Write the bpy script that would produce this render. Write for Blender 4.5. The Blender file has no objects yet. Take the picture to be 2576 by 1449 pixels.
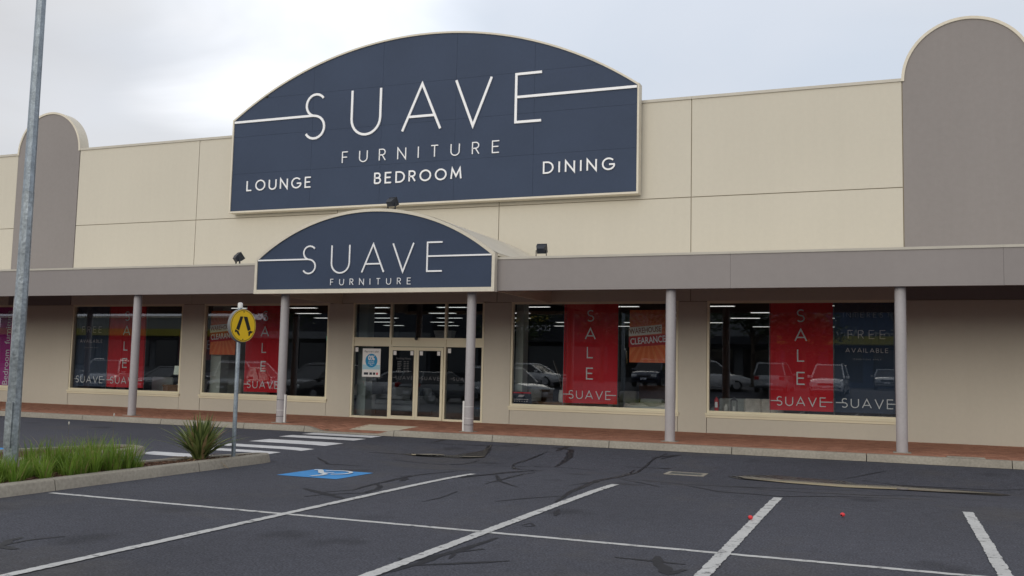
import bpy, math, random
from mathutils import Matrix, Vector
random.seed(11)
scene = bpy.context.scene
R = math.radians

# ------------------------------------------------------------------ camera
cam_d = bpy.data.cameras.new('camera')
cam = bpy.data.objects.new('camera', cam_d)
scene.collection.objects.link(cam)
scene.camera = cam
cam_d.sensor_width = 36.0
cam_d.lens = 2398.65 / 2576 * 36.0
cam_d.clip_end = 2000
Fw = Vector((-0.36775849, 0.92585146, 0.08690663))
Rt = Vector((0.92985358, 0.36725048, 0.02234752))
Up = Vector((0.01122602, -0.08902894, 0.99596578))
m3 = Matrix((Rt, Up, -Fw)).transposed()
cam.matrix_world = Matrix.Translation((0, -24.92, 1.6)) @ m3.to_4x4()

# ------------------------------------------------------------------ sky and sun
SUN_EL, SUN_AZ = 13.0, -168.0         # degrees; azimuth from +Y towards +X: veiled light from behind the viewer
sun_dir = Vector((math.sin(R(SUN_AZ)) * math.cos(R(SUN_EL)), math.cos(R(SUN_AZ)) * math.cos(R(SUN_EL)), math.sin(R(SUN_EL))))
thin_dir = Vector((-0.5187, 0.7801, 0.3498))    # where the cloud is thinnest, above the big sign
world = bpy.data.worlds.new('World')
scene.world = world
world.use_nodes = True
nt = world.node_tree
nt.nodes.clear()
def wn(t, **kw):
    n = nt.nodes.new(t)
    for k, v in kw.items():
        setattr(n, k, v)
    return n
def wl(a, b):
    nt.links.new(a, b)
def wmath(op, a, b=None, clamp=False):
    n = wn('ShaderNodeMath', operation=op, use_clamp=clamp)
    for i, v in enumerate((a, b)):
        if v is None:
            continue
        if isinstance(v, (int, float)):
            n.inputs[i].default_value = v
        else:
            wl(v, n.inputs[i])
    return n.outputs[0]
def wmix(f, a, b):
    n = wn('ShaderNodeMix', data_type='RGBA')
    if isinstance(f, (int, float)):
        n.inputs['Factor'].default_value = f
    else:
        wl(f, n.inputs['Factor'])
    for k, v in (('A', a), ('B', b)):
        s = [i for i in n.inputs if i.name == k and i.type == 'RGBA'][0]
        if isinstance(v, tuple):
            s.default_value = (*v, 1)
        else:
            wl(v, s)
    return [o for o in n.outputs if o.type == 'RGBA'][0]
tc = wn('ShaderNodeTexCoord')
nrm = wn('ShaderNodeVectorMath', operation='NORMALIZE')
wl(tc.outputs['Generated'], nrm.inputs[0])
sep = wn('ShaderNodeSeparateXYZ')
wl(nrm.outputs[0], sep.inputs[0])
zc = wmath('MAXIMUM', sep.outputs['Z'], 0.0)
# overcast sky: darker low down, brighter from mid height to the zenith
SKY_LOW, SKY_HIGH = 0.69, 0.78
mrz = wn('ShaderNodeMapRange', interpolation_type='SMOOTHSTEP')
wl(zc, mrz.inputs['Value'])
for k_, v_ in (('From Min', 0.26), ('From Max', 0.55), ('To Min', SKY_LOW), ('To Max', SKY_HIGH)):
    mrz.inputs[k_].default_value = v_
cie = mrz.outputs[0]
# cloud sheet seen in perspective
den = wmath('ADD', zc, 0.22)
comb = wn('ShaderNodeCombineXYZ')
wl(wmath('DIVIDE', sep.outputs['X'], den), comb.inputs[0])
wl(wmath('DIVIDE', sep.outputs['Y'], den), comb.inputs[1])
comb.inputs[2].default_value = 3.1
def wnoise(scale, detail, off, dist=0.0):
    mp = wn('ShaderNodeMapping')
    mp.inputs['Location'].default_value = off
    wl(comb.outputs[0], mp.inputs['Vector'])
    n = wn('ShaderNodeTexNoise')
    n.inputs['Scale'].default_value = scale
    n.inputs['Detail'].default_value = detail
    n.inputs['Distortion'].default_value = dist
    wl(mp.outputs[0], n.inputs['Vector'])
    return n.outputs['Fac']
def wramp(v, a, b):
    n = wn('ShaderNodeMapRange', interpolation_type='SMOOTHSTEP')
    n.inputs['From Min'].default_value = a
    n.inputs['From Max'].default_value = b
    wl(v, n.inputs['Value'])
    return n.outputs[0]
big = wramp(wnoise(0.55, 4, (1.7, 0.4, 0), 0.3), 0.34, 0.66)
fine = wramp(wnoise(1.7, 6, (5.2, 2.4, 0), 0.4), 0.3, 0.72)
cl = wmix(big, (0.965, 0.955, 0.95), (0.90, 0.99, 1.13))
cl = wmix(wmath('MULTIPLY', fine, 0.55), cl, (1.06, 1.10, 1.20))
dk = wramp(wnoise(0.8, 5, (9.3, 4.1, 0), 0.2), 0.52, 0.78)
cl = wmix(wmath('MULTIPLY', dk, 0.45), cl, (0.76, 0.76, 0.79))
vm = wn('ShaderNodeVectorMath', operation='SCALE')
wl(cl, vm.inputs[0])
wl(cie, vm.inputs['Scale'])
# a thin, bright spot in the cloud
dt = wn('ShaderNodeVectorMath', operation='DOT_PRODUCT')
wl(nrm.outputs[0], dt.inputs[0])
dt.inputs[1].default_value = thin_dir
dpos = wmath('MAXIMUM', dt.outputs['Value'], 0.0)
warp = wmath('MULTIPLY', wmath('SUBTRACT', wnoise(1.3, 5, (2.2, 7.4, 0), 0.5), 0.5), 0.05)
dw = wmath('ADD', dpos, warp)
glow = wmath('ADD', wmath('MULTIPLY', wramp(dw, 0.979, 1.006), 0.42), wmath('MULTIPLY', wramp(dw, 0.93, 1.0), 0.05))
gadd = wn('ShaderNodeVectorMath', operation='ADD')
gs = wn('ShaderNodeVectorMath', operation='SCALE')
gs.inputs[0].default_value = (1.0, 0.99, 0.97)
wl(glow, gs.inputs['Scale'])
wl(vm.outputs[0], gadd.inputs[0])
wl(gs.outputs[0], gadd.inputs[1])
up10 = wn('ShaderNodeVectorMath', operation='SCALE')
wl(gadd.outputs[0], up10.inputs[0])
up10.inputs['Scale'].default_value = 10.0
sky = wn('ShaderNodeTexSky', sky_type='NISHITA')
sky.sun_disc = False
sky.sun_elevation = R(SUN_EL)
sky.sun_rotation = R(SUN_AZ)
final = wmix(0.95, sky.outputs[0], up10.outputs[0])
bg = wn('ShaderNodeBackground')
bg.inputs['Strength'].default_value = 0.1
wl(final, bg.inputs['Color'])
wo = wn('ShaderNodeOutputWorld')
wl(bg.outputs[0], wo.inputs['Surface'])

sun_d = bpy.data.lights.new('sun', 'SUN')
sun_d.energy = 1.5
sun_d.angle = R(44)
sun_d.color = (1.0, 0.93, 0.80)
sun = bpy.data.objects.new('sun', sun_d)
scene.collection.objects.link(sun)
sun.rotation_euler = (-sun_dir).to_track_quat('-Z', 'Y').to_euler()

scene.view_settings.view_transform = 'Standard'
scene.view_settings.look = 'None'
scene.view_settings.exposure = 0.08
scene.view_settings.gamma = 1.0
scene.view_settings.use_curve_mapping = False
scene.render.engine = 'CYCLES'
scene.cycles.use_denoising = True
scene.cycles.max_bounces = 8
scene.cycles.transparent_max_bounces = 16
scene.cycles.caustics_reflective = False
scene.cycles.caustics_refractive = False
scene.cycles.sample_clamp_indirect = 4.0

# ------------------------------------------------------------------ materials
MATS = {}
def mat(name, col, rough=0.6, spec=0.35, n1=None, n2=None, bump=None, metal=0.0, emit=None, col2=None, coat=0.0, translucent=0.0, streak=0.0):
    """principled material; n1/n2 = (scale, amount) tone noise in world space; bump = (scale, strength)"""
    m = bpy.data.materials.new(name)
    m.use_nodes = True
    t = m.node_tree
    b = t.nodes['Principled BSDF']
    b.inputs['Roughness'].default_value = rough
    b.inputs['Metallic'].default_value = metal
    b.inputs['Specular IOR Level'].default_value = spec
    b.inputs['Coat Weight'].default_value = coat
    geo = t.nodes.new('ShaderNodeNewGeometry')
    cur = None
    def rgb(c):
        n = t.nodes.new('ShaderNodeRGB')
        n.outputs[0].default_value = (*c, 1)
        return n.outputs[0]
    cur = rgb(col)
    for i, nn in enumerate((n1, n2)):
        if not nn:
            continue
        no = t.nodes.new('ShaderNodeTexNoise')
        no.inputs['Scale'].default_value = nn[0]
        no.inputs['Detail'].default_value = 5
        t.links.new(geo.outputs['Position'], no.inputs['Vector'])
        mr = t.nodes.new('ShaderNodeMapRange')
        mr.inputs['From Min'].default_value = 0.28
        mr.inputs['From Max'].default_value = 0.72
        t.links.new(no.outputs['Fac'], mr.inputs['Value'])
        if i == 0 and col2:
            mx = t.nodes.new('ShaderNodeMix')
            mx.data_type = 'RGBA'
            t.links.new(mr.outputs[0], mx.inputs[0])
            t.links.new(cur, mx.inputs[6])
            mx.inputs[7].default_value = (*col2, 1)
            cur = mx.outputs[2]
        else:
            mr.inputs['To Min'].default_value = 1 - nn[1]
            mr.inputs['To Max'].default_value = 1 + nn[1]
            sc = t.nodes.new('ShaderNodeVectorMath')
            sc.operation = 'SCALE'
            t.links.new(cur, sc.inputs[0])
            t.links.new(mr.outputs[0], sc.inputs['Scale'])
            cur = sc.outputs[0]
    if streak:
        mp = t.nodes.new('ShaderNodeMapping')
        mp.inputs['Scale'].default_value = (5.0, 5.0, 0.22)
        t.links.new(geo.outputs['Position'], mp.inputs['Vector'])
        no = t.nodes.new('ShaderNodeTexNoise')
        no.inputs['Scale'].default_value = 1.0
        no.inputs['Detail'].default_value = 7
        no.inputs['Roughness'].default_value = 0.7
        t.links.new(mp.outputs[0], no.inputs['Vector'])
        mr = t.nodes.new('ShaderNodeMapRange')
        mr.inputs['From Min'].default_value = 0.35
        mr.inputs['From Max'].default_value = 0.75
        mr.inputs['To Min'].default_value = 1.0 + streak * 0.3
        mr.inputs['To Max'].default_value = 1.0 - streak
        t.links.new(no.outputs['Fac'], mr.inputs['Value'])
        sc = t.nodes.new('ShaderNodeVectorMath')
        sc.operation = 'SCALE'
        t.links.new(cur, sc.inputs[0])
        t.links.new(mr.outputs[0], sc.inputs['Scale'])
        cur = sc.outputs[0]
    t.links.new(cur, b.inputs['Base Color'])
    if bump:
        no = t.nodes.new('ShaderNodeTexNoise')
        no.inputs['Scale'].default_value = bump[0]
        no.inputs['Detail'].default_value = 4
        t.links.new(geo.outputs['Position'], no.inputs['Vector'])
        bp = t.nodes.new('ShaderNodeBump')
        bp.inputs['Strength'].default_value = bump[1]
        bp.inputs['Distance'].default_value = 0.01
        t.links.new(no.outputs['Fac'], bp.inputs['Height'])
        t.links.new(bp.outputs[0], b.inputs['Normal'])
    if emit:
        b.inputs['Emission Color'].default_value = (*emit[0], 1)
        b.inputs['Emission Strength'].default_value = emit[1]
    if translucent:
        tr = t.nodes.new('ShaderNodeBsdfTranslucent')
        t.links.new(cur, tr.inputs['Color'])
        ms = t.nodes.new('ShaderNodeMixShader')
        ms.inputs[0].default_value = translucent
        t.links.new(b.outputs[0], ms.inputs[1])
        t.links.new(tr.outputs[0], ms.inputs[2])
        t.links.new(ms.outputs[0], t.nodes['Material Output'].inputs['Surface'])
    MATS[name] = m
    return m

def glass_mat(name, tint, ior=1.6, extra=0.0):
    m = bpy.data.materials.new(name)
    m.use_nodes = True
    t = m.node_tree
    t.nodes.clear()
    out = t.nodes.new('ShaderNodeOutputMaterial')
    tr = t.nodes.new('ShaderNodeBsdfTransparent')
    tr.inputs['Color'].default_value = (*tint, 1)
    gl = t.nodes.new('ShaderNodeBsdfGlossy')
    gl.inputs['Roughness'].default_value = 0.0
    gl.inputs['Color'].default_value = (0.95, 0.97, 1.0, 1)
    # Schlick reflectance from the angle of view, the same on both faces of the sheet
    f0 = ((ior - 1) / (ior + 1)) ** 2 + extra
    geo = t.nodes.new('ShaderNodeNewGeometry')
    dp = t.nodes.new('ShaderNodeVectorMath')
    dp.operation = 'DOT_PRODUCT'
    t.links.new(geo.outputs['Normal'], dp.inputs[0])
    t.links.new(geo.outputs['Incoming'], dp.inputs[1])
    def mth(op, a, b=None):
        n = t.nodes.new('ShaderNodeMath')
        n.operation = op
        for k, v in enumerate((a, b)):
            if v is None:
                continue
            if isinstance(v, (int, float)):
                n.inputs[k].default_value = v
            else:
                t.links.new(v, n.inputs[k])
        return n.outputs[0]
    c_ = mth('ABSOLUTE', dp.outputs['Value'])
    p5 = mth('POWER', mth('SUBTRACT', 1.0, c_), 5.0)
    fac = mth('ADD', mth('MULTIPLY', p5, 1.0 - f0), f0)
    mx = t.nodes.new('ShaderNodeMixShader')
    t.links.new(fac, mx.inputs[0])
    t.links.new(tr.outputs[0], mx.inputs[1])
    t.links.new(gl.outputs[0], mx.inputs[2])
    t.links.new(mx.outputs[0], out.inputs['Surface'])
    MATS[name] = m
    return m

# asphalt with aggregate, brown staining and worn patches
def asphalt_mat(name, base, stain, rough):
    m = mat(name, base, rough, 0.25, n1=(0.22, 0.18), n2=(48.0, 0.6), bump=(120.0, 0.7))
    t = m.node_tree
    b = t.nodes['Principled BSDF']
    src = b.inputs['Base Color'].links[0].from_socket
    geo = [n for n in t.nodes if n.type == 'NEW_GEOMETRY'][0]
    no = t.nodes.new('ShaderNodeTexNoise')
    no.inputs['Scale'].default_value = 0.33
    no.inputs['Detail'].default_value = 6
    no.inputs['Roughness'].default_value = 0.65
    t.links.new(geo.outputs['Position'], no.inputs['Vector'])
    mr = t.nodes.new('ShaderNodeMapRange')
    mr.inputs['From Min'].default_value = 0.53
    mr.inputs['From Max'].default_value = 0.72
    mr.inputs['To Max'].default_value = 0.55
    t.links.new(no.outputs['Fac'], mr.inputs['Value'])
    mx = t.nodes.new('ShaderNodeMix')
    mx.data_type = 'RGBA'
    t.links.new(mr.outputs[0], mx.inputs[0])
    t.links.new(src, mx.inputs[6])
    mx.inputs[7].default_value = (*stain, 1)
    # mottled wear
    n3 = t.nodes.new('ShaderNodeTexNoise')
    n3.inputs['Scale'].default_value = 7.0
    n3.inputs['Detail'].default_value = 8
    n3.inputs['Roughness'].default_value = 0.8
    t.links.new(geo.outputs['Position'], n3.inputs['Vector'])
    m3_ = t.nodes.new('ShaderNodeMapRange')
    m3_.inputs['From Min'].default_value = 0.3
    m3_.inputs['From Max'].default_value = 0.7
    m3_.inputs['To Min'].default_value = 0.78
    m3_.inputs['To Max'].default_value = 1.22
    t.links.new(n3.outputs['Fac'], m3_.inputs['Value'])
    sc3 = t.nodes.new('ShaderNodeVectorMath')
    sc3.operation = 'SCALE'
    t.links.new(mx.outputs[2], sc3.inputs[0])
    t.links.new(m3_.outputs[0], sc3.inputs['Scale'])
    ov = t.nodes.new('ShaderNodeTexVoronoi')
    ov.inputs['Scale'].default_value = 0.62
    wp = t.nodes.new('ShaderNodeTexNoise')
    wp.inputs['Scale'].default_value = 2.5
    wp.inputs['Detail'].default_value = 4
    t.links.new(geo.outputs['Position'], wp.inputs['Vector'])
    wa = t.nodes.new('ShaderNodeVectorMath')
    wa.operation = 'MULTIPLY_ADD'
    t.links.new(wp.outputs['Color'], wa.inputs[0])
    wa.inputs[1].default_value = (0.7, 0.7, 0.0)
    t.links.new(geo.outputs['Position'], wa.inputs[2])
    t.links.new(wa.outputs[0], ov.inputs['Vector'])
    om = t.nodes.new('ShaderNodeMapRange')
    om.interpolation_type = 'SMOOTHSTEP'
    om.inputs['From Min'].default_value = 0.05
    om.inputs['From Max'].default_value = 0.24
    om.inputs['To Min'].default_value = 0.66
    t.links.new(ov.outputs['Distance'], om.inputs['Value'])
    sc4 = t.nodes.new('ShaderNodeVectorMath')
    sc4.operation = 'SCALE'
    t.links.new(sc3.outputs[0], sc4.inputs[0])
    t.links.new(om.outputs[0], sc4.inputs['Scale'])
    # pale stone flecks
    vo = t.nodes.new('ShaderNodeTexVoronoi')
    vo.inputs['Scale'].default_value = 17.0
    t.links.new(geo.outputs['Position'], vo.inputs['Vector'])
    fm = t.nodes.new('ShaderNodeMapRange')
    fm.inputs['From Min'].default_value = 0.13
    fm.inputs['From Max'].default_value = 0.05
    fm.inputs['To Max'].default_value = 0.5
    t.links.new(vo.outputs['Distance'], fm.inputs['Value'])
    mx2 = t.nodes.new('ShaderNodeMix')
    mx2.data_type = 'RGBA'
    t.links.new(fm.outputs[0], mx2.inputs[0])
    t.links.new(sc4.outputs[0], mx2.inputs[6])
    mx2.inputs[7].default_value = (0.14, 0.14, 0.145, 1)
    t.links.new(mx2.outputs[2], b.inputs['Base Color'])
    return m
asphalt_mat('asphalt', (0.067, 0.069, 0.085), (0.096, 0.088, 0.080), 0.8)
asphalt_mat('asphalt_wet', (0.016, 0.016, 0.019), (0.016, 0.015, 0.014), 0.35)

# worn road paint: paint with asphalt showing through
def road_paint(name, col, wear, wscale=9.0):
    m = mat(name, col, 0.7, 0.3, n1=(3.0, 0.1), n2=(60.0, 0.12), bump=(150.0, 0.4))
    t = m.node_tree
    b = t.nodes['Principled BSDF']
    src = b.inputs['Base Color'].links[0].from_socket
    geo = [n for n in t.nodes if n.type == 'NEW_GEOMETRY'][0]
    no = t.nodes.new('ShaderNodeTexNoise')
    no.inputs['Scale'].default_value = wscale
    no.inputs['Detail'].default_value = 10
    no.inputs['Roughness'].default_value = 0.75
    t.links.new(geo.outputs['Position'], no.inputs['Vector'])
    mr = t.nodes.new('ShaderNodeMapRange')
    mr.inputs['From Min'].default_value = 0.64 - wear
    mr.inputs['From Max'].default_value = 0.72 - wear
    mr.inputs['To Max'].default_value = 0.8
    t.links.new(no.outputs['Fac'], mr.inputs['Value'])
    mx = t.nodes.new('ShaderNodeMix')
    mx.data_type = 'RGBA'
    t.links.new(mr.outputs[0], mx.inputs[0])
    t.links.new(src, mx.inputs[6])
    mx.inputs[7].default_value = (0.06, 0.06, 0.065, 1)
    t.links.new(mx.outputs[2], b.inputs['Base Color'])
road_paint('line_paint', (0.54, 0.54, 0.53), 0.10, 6.0)
road_paint('zebra_paint', (0.64, 0.64, 0.65), 0.03, 5.0)
road_paint('blue_paint', (0.06, 0.27, 0.60), 0.0)
road_paint('symbol_paint', (0.62, 0.66, 0.68), 0.03)

mat('wall_cream', (0.585, 0.55, 0.47), 0.85, 0.2, n1=(0.35, 0.022), n2=(9.0, 0.015), bump=(45.0, 0.25), streak=0.018)
mat('joint', (0.34, 0.29, 0.21), 0.9, 0.2, n1=(3.0, 0.15))
mat('tower_grey', (0.265, 0.245, 0.24), 0.85, 0.2, n1=(0.3, 0.04), n2=(8.0, 0.025), bump=(45.0, 0.2), streak=0.025)
mat('fascia_grey', (0.285, 0.26, 0.255), 0.6, 0.3, n1=(0.4, 0.04), n2=(6.0, 0.02), streak=0.018)
mat('column_grey', (0.42, 0.40, 0.41), 0.5, 0.4, n1=(1.2, 0.07), n2=(20.0, 0.05), streak=0.025)
mat('trim_cream', (0.66, 0.61, 0.51), 0.55, 0.35, n1=(2.0, 0.05), n2=(14.0, 0.04))
mat('frame_cream', (0.78, 0.72, 0.54), 0.45, 0.4, n1=(1.5, 0.03))
mat('coping', (0.50, 0.47, 0.41), 0.5, 0.4, n1=(2.0, 0.06))
mat('sign_navy', (0.041, 0.060, 0.106), 0.6, 0.2, n1=(0.7, 0.06), n2=(12.0, 0.03))
mat('letter_white', (0.86, 0.87, 0.90), 0.4, 0.4)
mat('roof_metal', (0.66, 0.62, 0.54), 0.5, 0.4, n1=(1.0, 0.05))
mat('soffit', (0.19, 0.16, 0.15), 0.8, 0.2, n1=(1.0, 0.05))
mat('kerb_concrete', (0.37, 0.34, 0.285), 0.9, 0.2, n1=(1.1, 0.12), n2=(22.0, 0.14), bump=(60.0, 0.5), col2=(0.27, 0.245, 0.205))
mat('paver_a', (0.36, 0.172, 0.112), 0.9, 0.2, n1=(5.0, 0.18), n2=(60.0, 0.15), bump=(90.0, 0.4))
mat('paver_b', (0.41, 0.198, 0.13), 0.9, 0.2, n1=(5.0, 0.18), n2=(60.0, 0.15), bump=(90.0, 0.4))
mat('paver_c', (0.31, 0.145, 0.095), 0.9, 0.2, n1=(5.0, 0.18), n2=(60.0, 0.15), bump=(90.0, 0.4))
mat('paver_sand', (0.20, 0.13, 0.09), 0.95, 0.1, n1=(9.0, 0.2))
mat('tactile', (0.70, 0.63, 0.50), 0.75, 0.2, n1=(6.0, 0.08))
mat('galvanised', (0.30, 0.345, 0.385), 0.42, 0.5, n1=(9.0, 0.22), n2=(45.0, 0.2), bump=(30.0, 0.25), metal=0.55)
mat('galvanised_worn', (0.33, 0.37, 0.40), 0.45, 0.5, n1=(3.0, 0.25), n2=(24.0, 0.3), bump=(18.0, 0.5), metal=0.5)
mat('sign_yellow', (0.88, 0.56, 0.012), 0.4, 0.4, n1=(6.0, 0.03))
mat('sign_black', (0.012, 0.012, 0.013), 0.5, 0.3)
mat('sign_box', (0.20, 0.205, 0.21), 0.5, 0.4, n1=(8.0, 0.08))
mat('mulch', (0.105, 0.062, 0.045), 0.95, 0.1, n1=(4.0, 0.25), n2=(60.0, 0.5), bump=(60.0, 1.0))
mat('mulch_chip', (0.17, 0.095, 0.062), 0.9, 0.15, n1=(30.0, 0.45), n2=(7.0, 0.3), col2=(0.075, 0.045, 0.032))
mat('grass_a', (0.13, 0.24, 0.03), 0.5, 0.3, n1=(5.0, 0.25), translucent=0.4, col2=(0.25, 0.36, 0.06))
mat('grass_b', (0.34, 0.30, 0.12), 0.6, 0.2, n1=(9.0, 0.25), translucent=0.3)
mat('leaf_flax', (0.17, 0.225, 0.06), 0.45, 0.4, n1=(6.0, 0.2), translucent=0.2, col2=(0.27, 0.30, 0.11))
mat('leaf_flax_dark', (0.075, 0.11, 0.03), 0.45, 0.4, n1=(6.0, 0.2), translucent=0.2)
mat('leaf_dry', (0.36, 0.25, 0.13), 0.7, 0.2, n1=(12.0, 0.2), translucent=0.2)
mat('tar', (0.014, 0.014, 0.019), 0.6, 0.3, n1=(4.0, 0.3), n2=(30.0, 0.2))
mat('black_plastic', (0.02, 0.02, 0.022), 0.5, 0.4)
mat('flood_black', (0.028, 0.032, 0.042), 0.45, 0.4, n1=(12.0, 0.2))
mat('white_plastic', (0.78, 0.78, 0.76), 0.4, 0.4)
mat('white_paint', (0.75, 0.75, 0.73), 0.5, 0.4, n1=(3.0, 0.05))
mat('banner_red', (0.86, 0.035, 0.05), 0.65, 0.2, n1=(1.2, 0.06), translucent=0.25)
mat('banner_navy', (0.04, 0.062, 0.105), 0.65, 0.2, n1=(1.2, 0.06), translucent=0.15)
mat('banner_purple', (0.46, 0.02, 0.27), 0.6, 0.2, n1=(1.2, 0.05))
mat('banner_maroon', (0.10, 0.012, 0.02), 0.7, 0.2)
mat('poster_orange', (0.80, 0.16, 0.045), 0.5, 0.3, n1=(1.5, 0.08))
mat('poster_orange_light', (0.84, 0.225, 0.07), 0.5, 0.3)
mat('poster_red', (0.52, 0.025, 0.035), 0.5, 0.3)
mat('poster_cream', (0.86, 0.82, 0.72), 0.5, 0.3)
mat('print_brown', (0.30, 0.07, 0.03), 0.5, 0.3)
mat('print_white', (0.86, 0.86, 0.86), 0.5, 0.3)
mat('print_grey', (0.60, 0.55, 0.57), 0.5, 0.3)
mat('print_faint', (0.32, 0.33, 0.36), 0.5, 0.3)
mat('print_ghost', (0.14, 0.145, 0.16), 0.5, 0.3)
mat('print_dark', (0.03, 0.04, 0.06), 0.5, 0.3)
mat('print_blue', (0.012, 0.30, 0.62), 0.5, 0.3)
mat('print_lightblue', (0.42, 0.70, 0.85), 0.5, 0.3)
mat('print_red', (0.6, 0.03, 0.04), 0.5, 0.3)
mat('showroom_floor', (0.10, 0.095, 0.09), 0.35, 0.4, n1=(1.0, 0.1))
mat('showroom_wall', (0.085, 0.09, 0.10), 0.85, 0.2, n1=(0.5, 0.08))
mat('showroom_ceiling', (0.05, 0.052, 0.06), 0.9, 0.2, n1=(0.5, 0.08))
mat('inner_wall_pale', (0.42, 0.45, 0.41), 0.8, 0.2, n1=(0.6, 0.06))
mat('lamp_panel', (0.9, 0.9, 0.88), 0.5, 0.3, emit=((1.0, 0.97, 0.9), 1.05))
mat('exit_green', (0.02, 0.3, 0.16), 0.5, 0.3, emit=((0.15, 0.9, 0.55), 0.9))
mat('sofa_grey', (0.42, 0.42, 0.43), 0.9, 0.15, n1=(4.0, 0.08), n2=(80.0, 0.1))
mat('sofa_pale', (0.50, 0.53, 0.50), 0.9, 0.15, n1=(4.0, 0.08))
mat('cushion', (0.66, 0.63, 0.56), 0.9, 0.15, n1=(8.0, 0.15))
mat('cushion_dark', (0.08, 0.09, 0.11), 0.9, 0.15, n1=(8.0, 0.15))
mat('wood', (0.25, 0.135, 0.07), 0.55, 0.3, n1=(6.0, 0.2), col2=(0.16, 0.08, 0.04))
mat('wood_dark', (0.07, 0.035, 0.025), 0.5, 0.3, n1=(6.0, 0.2))
mat('lamp_shade', (0.72, 0.76, 0.66), 0.8, 0.2, emit=((0.85, 1.0, 0.8), 0.10))
mat('ceramic', (0.66, 0.66, 0.62), 0.3, 0.5, n1=(10.0, 0.1))
mat('ceramic_dark', (0.10, 0.10, 0.10), 0.35, 0.5, n1=(10.0, 0.1))
mat('extinguisher_red', (0.60, 0.02, 0.02), 0.35, 0.5)
mat('bedding', (0.52, 0.54, 0.53), 0.9, 0.2, n1=(5.0, 0.12))
mat('branch', (0.13, 0.10, 0.07), 0.8, 0.2)
mat('ball_red', (0.78, 0.05, 0.06), 0.5, 0.4, n1=(20.0, 0.1))
mat('grate_steel', (0.17, 0.175, 0.17), 0.55, 0.5, n1=(12.0, 0.2), metal=0.3)
glass_mat('glass', (0.92, 0.94, 0.95), 1.5, 0.042)
glass_mat('glass_door', (0.82, 0.86, 0.88), 1.5, 0.05)

# water: clear thin film that mirrors at a grazing angle
def water_mat(name):
    m = bpy.data.materials.new(name)
    m.use_nodes = True
    b = m.node_tree.nodes['Principled BSDF']
    b.inputs['Base Color'].default_value = (0.014, 0.014, 0.015, 1)
    b.inputs['Roughness'].default_value = 0.02
    b.inputs['Specular IOR Level'].default_value = 0.9
    b.inputs['IOR'].default_value = 1.5
    MATS[name] = m
water_mat('water')

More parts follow.
